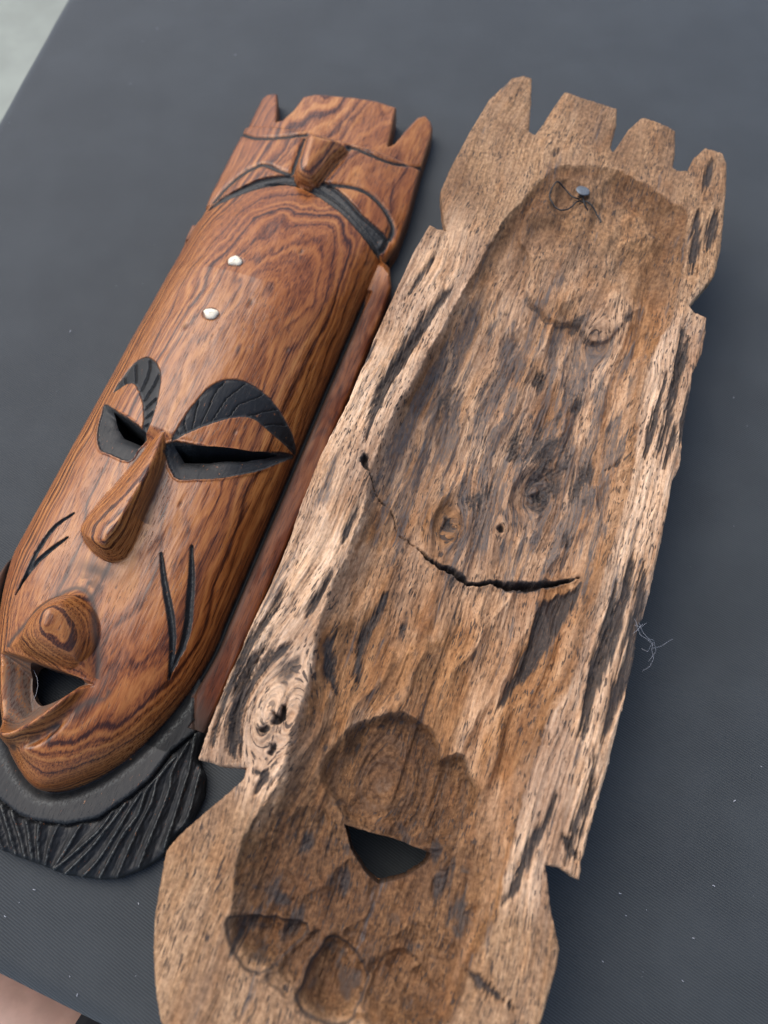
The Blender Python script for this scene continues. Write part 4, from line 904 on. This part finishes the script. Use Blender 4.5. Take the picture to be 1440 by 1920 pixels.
    link('hanging_wire', tube_mesh('hanging_wire', pts, .0006, 7), M_WIRE, root)
    W2 = [(nu_+1+1.5*math.cos(a), nv_-1+1.5*math.sin(a), zn+2+.35*a) for a in np.linspace(0, 9, 30)]+[(nu_+5, nv_-9, zn+3), (nu_+9, nv_-14, zn+2.4)]
    link('hanging_wire', tube_mesh('hanging_wire', [(a/1000, b/1000, c/1000) for a, b, c in W2], .0006, 7), M_WIRE, root)
    return tag(root, 'raw weathered wooden mask lying face down, showing its hollow cracked back', 'mask', 'pair of carved masks on the table')
back_mask()

# ------------------------------------------------------------------ lint on the cloth
rng = np.random.default_rng(11)
def strand(p, n, step, turn, z0, seed, bias=0.):
    r = np.random.default_rng(seed); a = r.random()*6.28; pts = [np.array(p, float)]
    for i in range(n):
        a += (r.random()-.5)*turn+bias
        pts.append(pts[-1]+np.array([math.cos(a)*step, math.sin(a)*step, (r.random()-.5)*step*.25]))
    pts = np.array(pts); pts[:, 2] = np.maximum(pts[:, 2], z0); return pts
def merged(name, parts):
    vs_, fs = [], []
    for me in parts:
        o = len(vs_); vs_ += [tuple(x.co) for x in me.vertices]; fs += [tuple(o+i for i in p.vertices) for p in me.polygons]
        bpy.data.meshes.remove(me)
    me = bpy.data.meshes.new(name); me.from_pydata(vs_, [], fs); return me
parts = [tube_mesh('s', p, .000055, 5) for p in TUFT]
tag(link('lint_tuft', merged('lint_tuft', parts), M_LINT), 'tangle of fine white lint fibres caught on the right edge of the hollow mask', 'lint')
parts = []
for i, (x, y, r) in enumerate(SPECKS):
    n = 5
    parts.append(tube_mesh('s', strand((x, y, .0006), n, .00026*r, 1.4, .0003, 300+i), .00017*r, 5))
tag(link('lint_specks', merged('lint_specks', parts), M_LINT), 'tiny white lint specks scattered over the charcoal cloth', 'lint', kind='stuff')
tag(link('loose_hair', tube_mesh('loose_hair', HAIR, .0001, 5), M_LINT), 'single pale curved hair lying inside the open mouth of the polished mask', 'hair')

# ------------------------------------------------------------------ bystander's leg at the corner of the table
def person():
    root = bpy.data.objects.new('person', None); C.objects.link(root)
    rows = LEG; S = 28; vs_ = []; fs = []
    for i, (c, r, ax) in enumerate(rows):
        c = Vector(c); nxt = Vector(rows[min(i+1, len(rows)-1)][0]); prv = Vector(rows[max(i-1, 0)][0]); t = (nxt-prv).normalized()
        a = t.cross(Vector((0.2, .1, 1)) if abs(t.z) < .8 else Vector((1, 0, 0))).normalized(); b = t.cross(a)
        for k in range(S):
            w = 2*math.pi*k/S; vs_.append(tuple(c+a*r*math.cos(w)+b*r*ax*math.sin(w)))
    n = len(rows)
    for i in range(n-1):
        for k in range(S): fs.append((i*S+k, i*S+(k+1) % S, (i+1)*S+(k+1) % S, (i+1)*S+k))
    fs.append(tuple(range(S))[::-1]); fs.append(tuple((n-1)*S+k for k in range(S)))
    me = bpy.data.meshes.new('leg'); me.from_pydata(vs_, [], fs)
    for p in me.polygons: p.use_smooth = True
    o = link('leg', me, M_SKIN, root); m = o.modifiers.new('s', 'SUBSURF'); m.levels = m.render_levels = 2
    # loose shorts
    vs_ = []; fs = []
    for i, (c, r, ax) in enumerate(SHORTS):
        c = Vector(c); nxt = Vector(SHORTS[min(i+1, len(SHORTS)-1)][0]); prv = Vector(SHORTS[max(i-1, 0)][0]); t = (nxt-prv).normalized()
        a = t.cross(Vector((0.2, .1, 1)) if abs(t.z) < .8 else Vector((1, 0, 0))).normalized(); b = t.cross(a)
        for k in range(S):
            w = 2*math.pi*k/S; rr = r*(1+.03*math.sin(5*w+i)); vs_.append(tuple(c+a*rr*math.cos(w)+b*rr*ax*math.sin(w)))
    for i in range(len(SHORTS)-1):
        for k in range(S): fs.append((i*S+k, i*S+(k+1) % S, (i+1)*S+(k+1) % S, (i+1)*S+k))
    me = bpy.data.meshes.new('shorts'); me.from_pydata(vs_, [], fs)
    for p in me.polygons: p.use_smooth = True
    o = link('shorts', me, M_BLACKCLOTH, root); m = o.modifiers.new('t', 'SOLIDIFY'); m.thickness = .002
    m = o.modifiers.new('s', 'SUBSURF'); m.levels = m.render_levels = 1
    return tag(root, 'person in black shorts, bare leg beside the near corner of the table', 'person')
person()
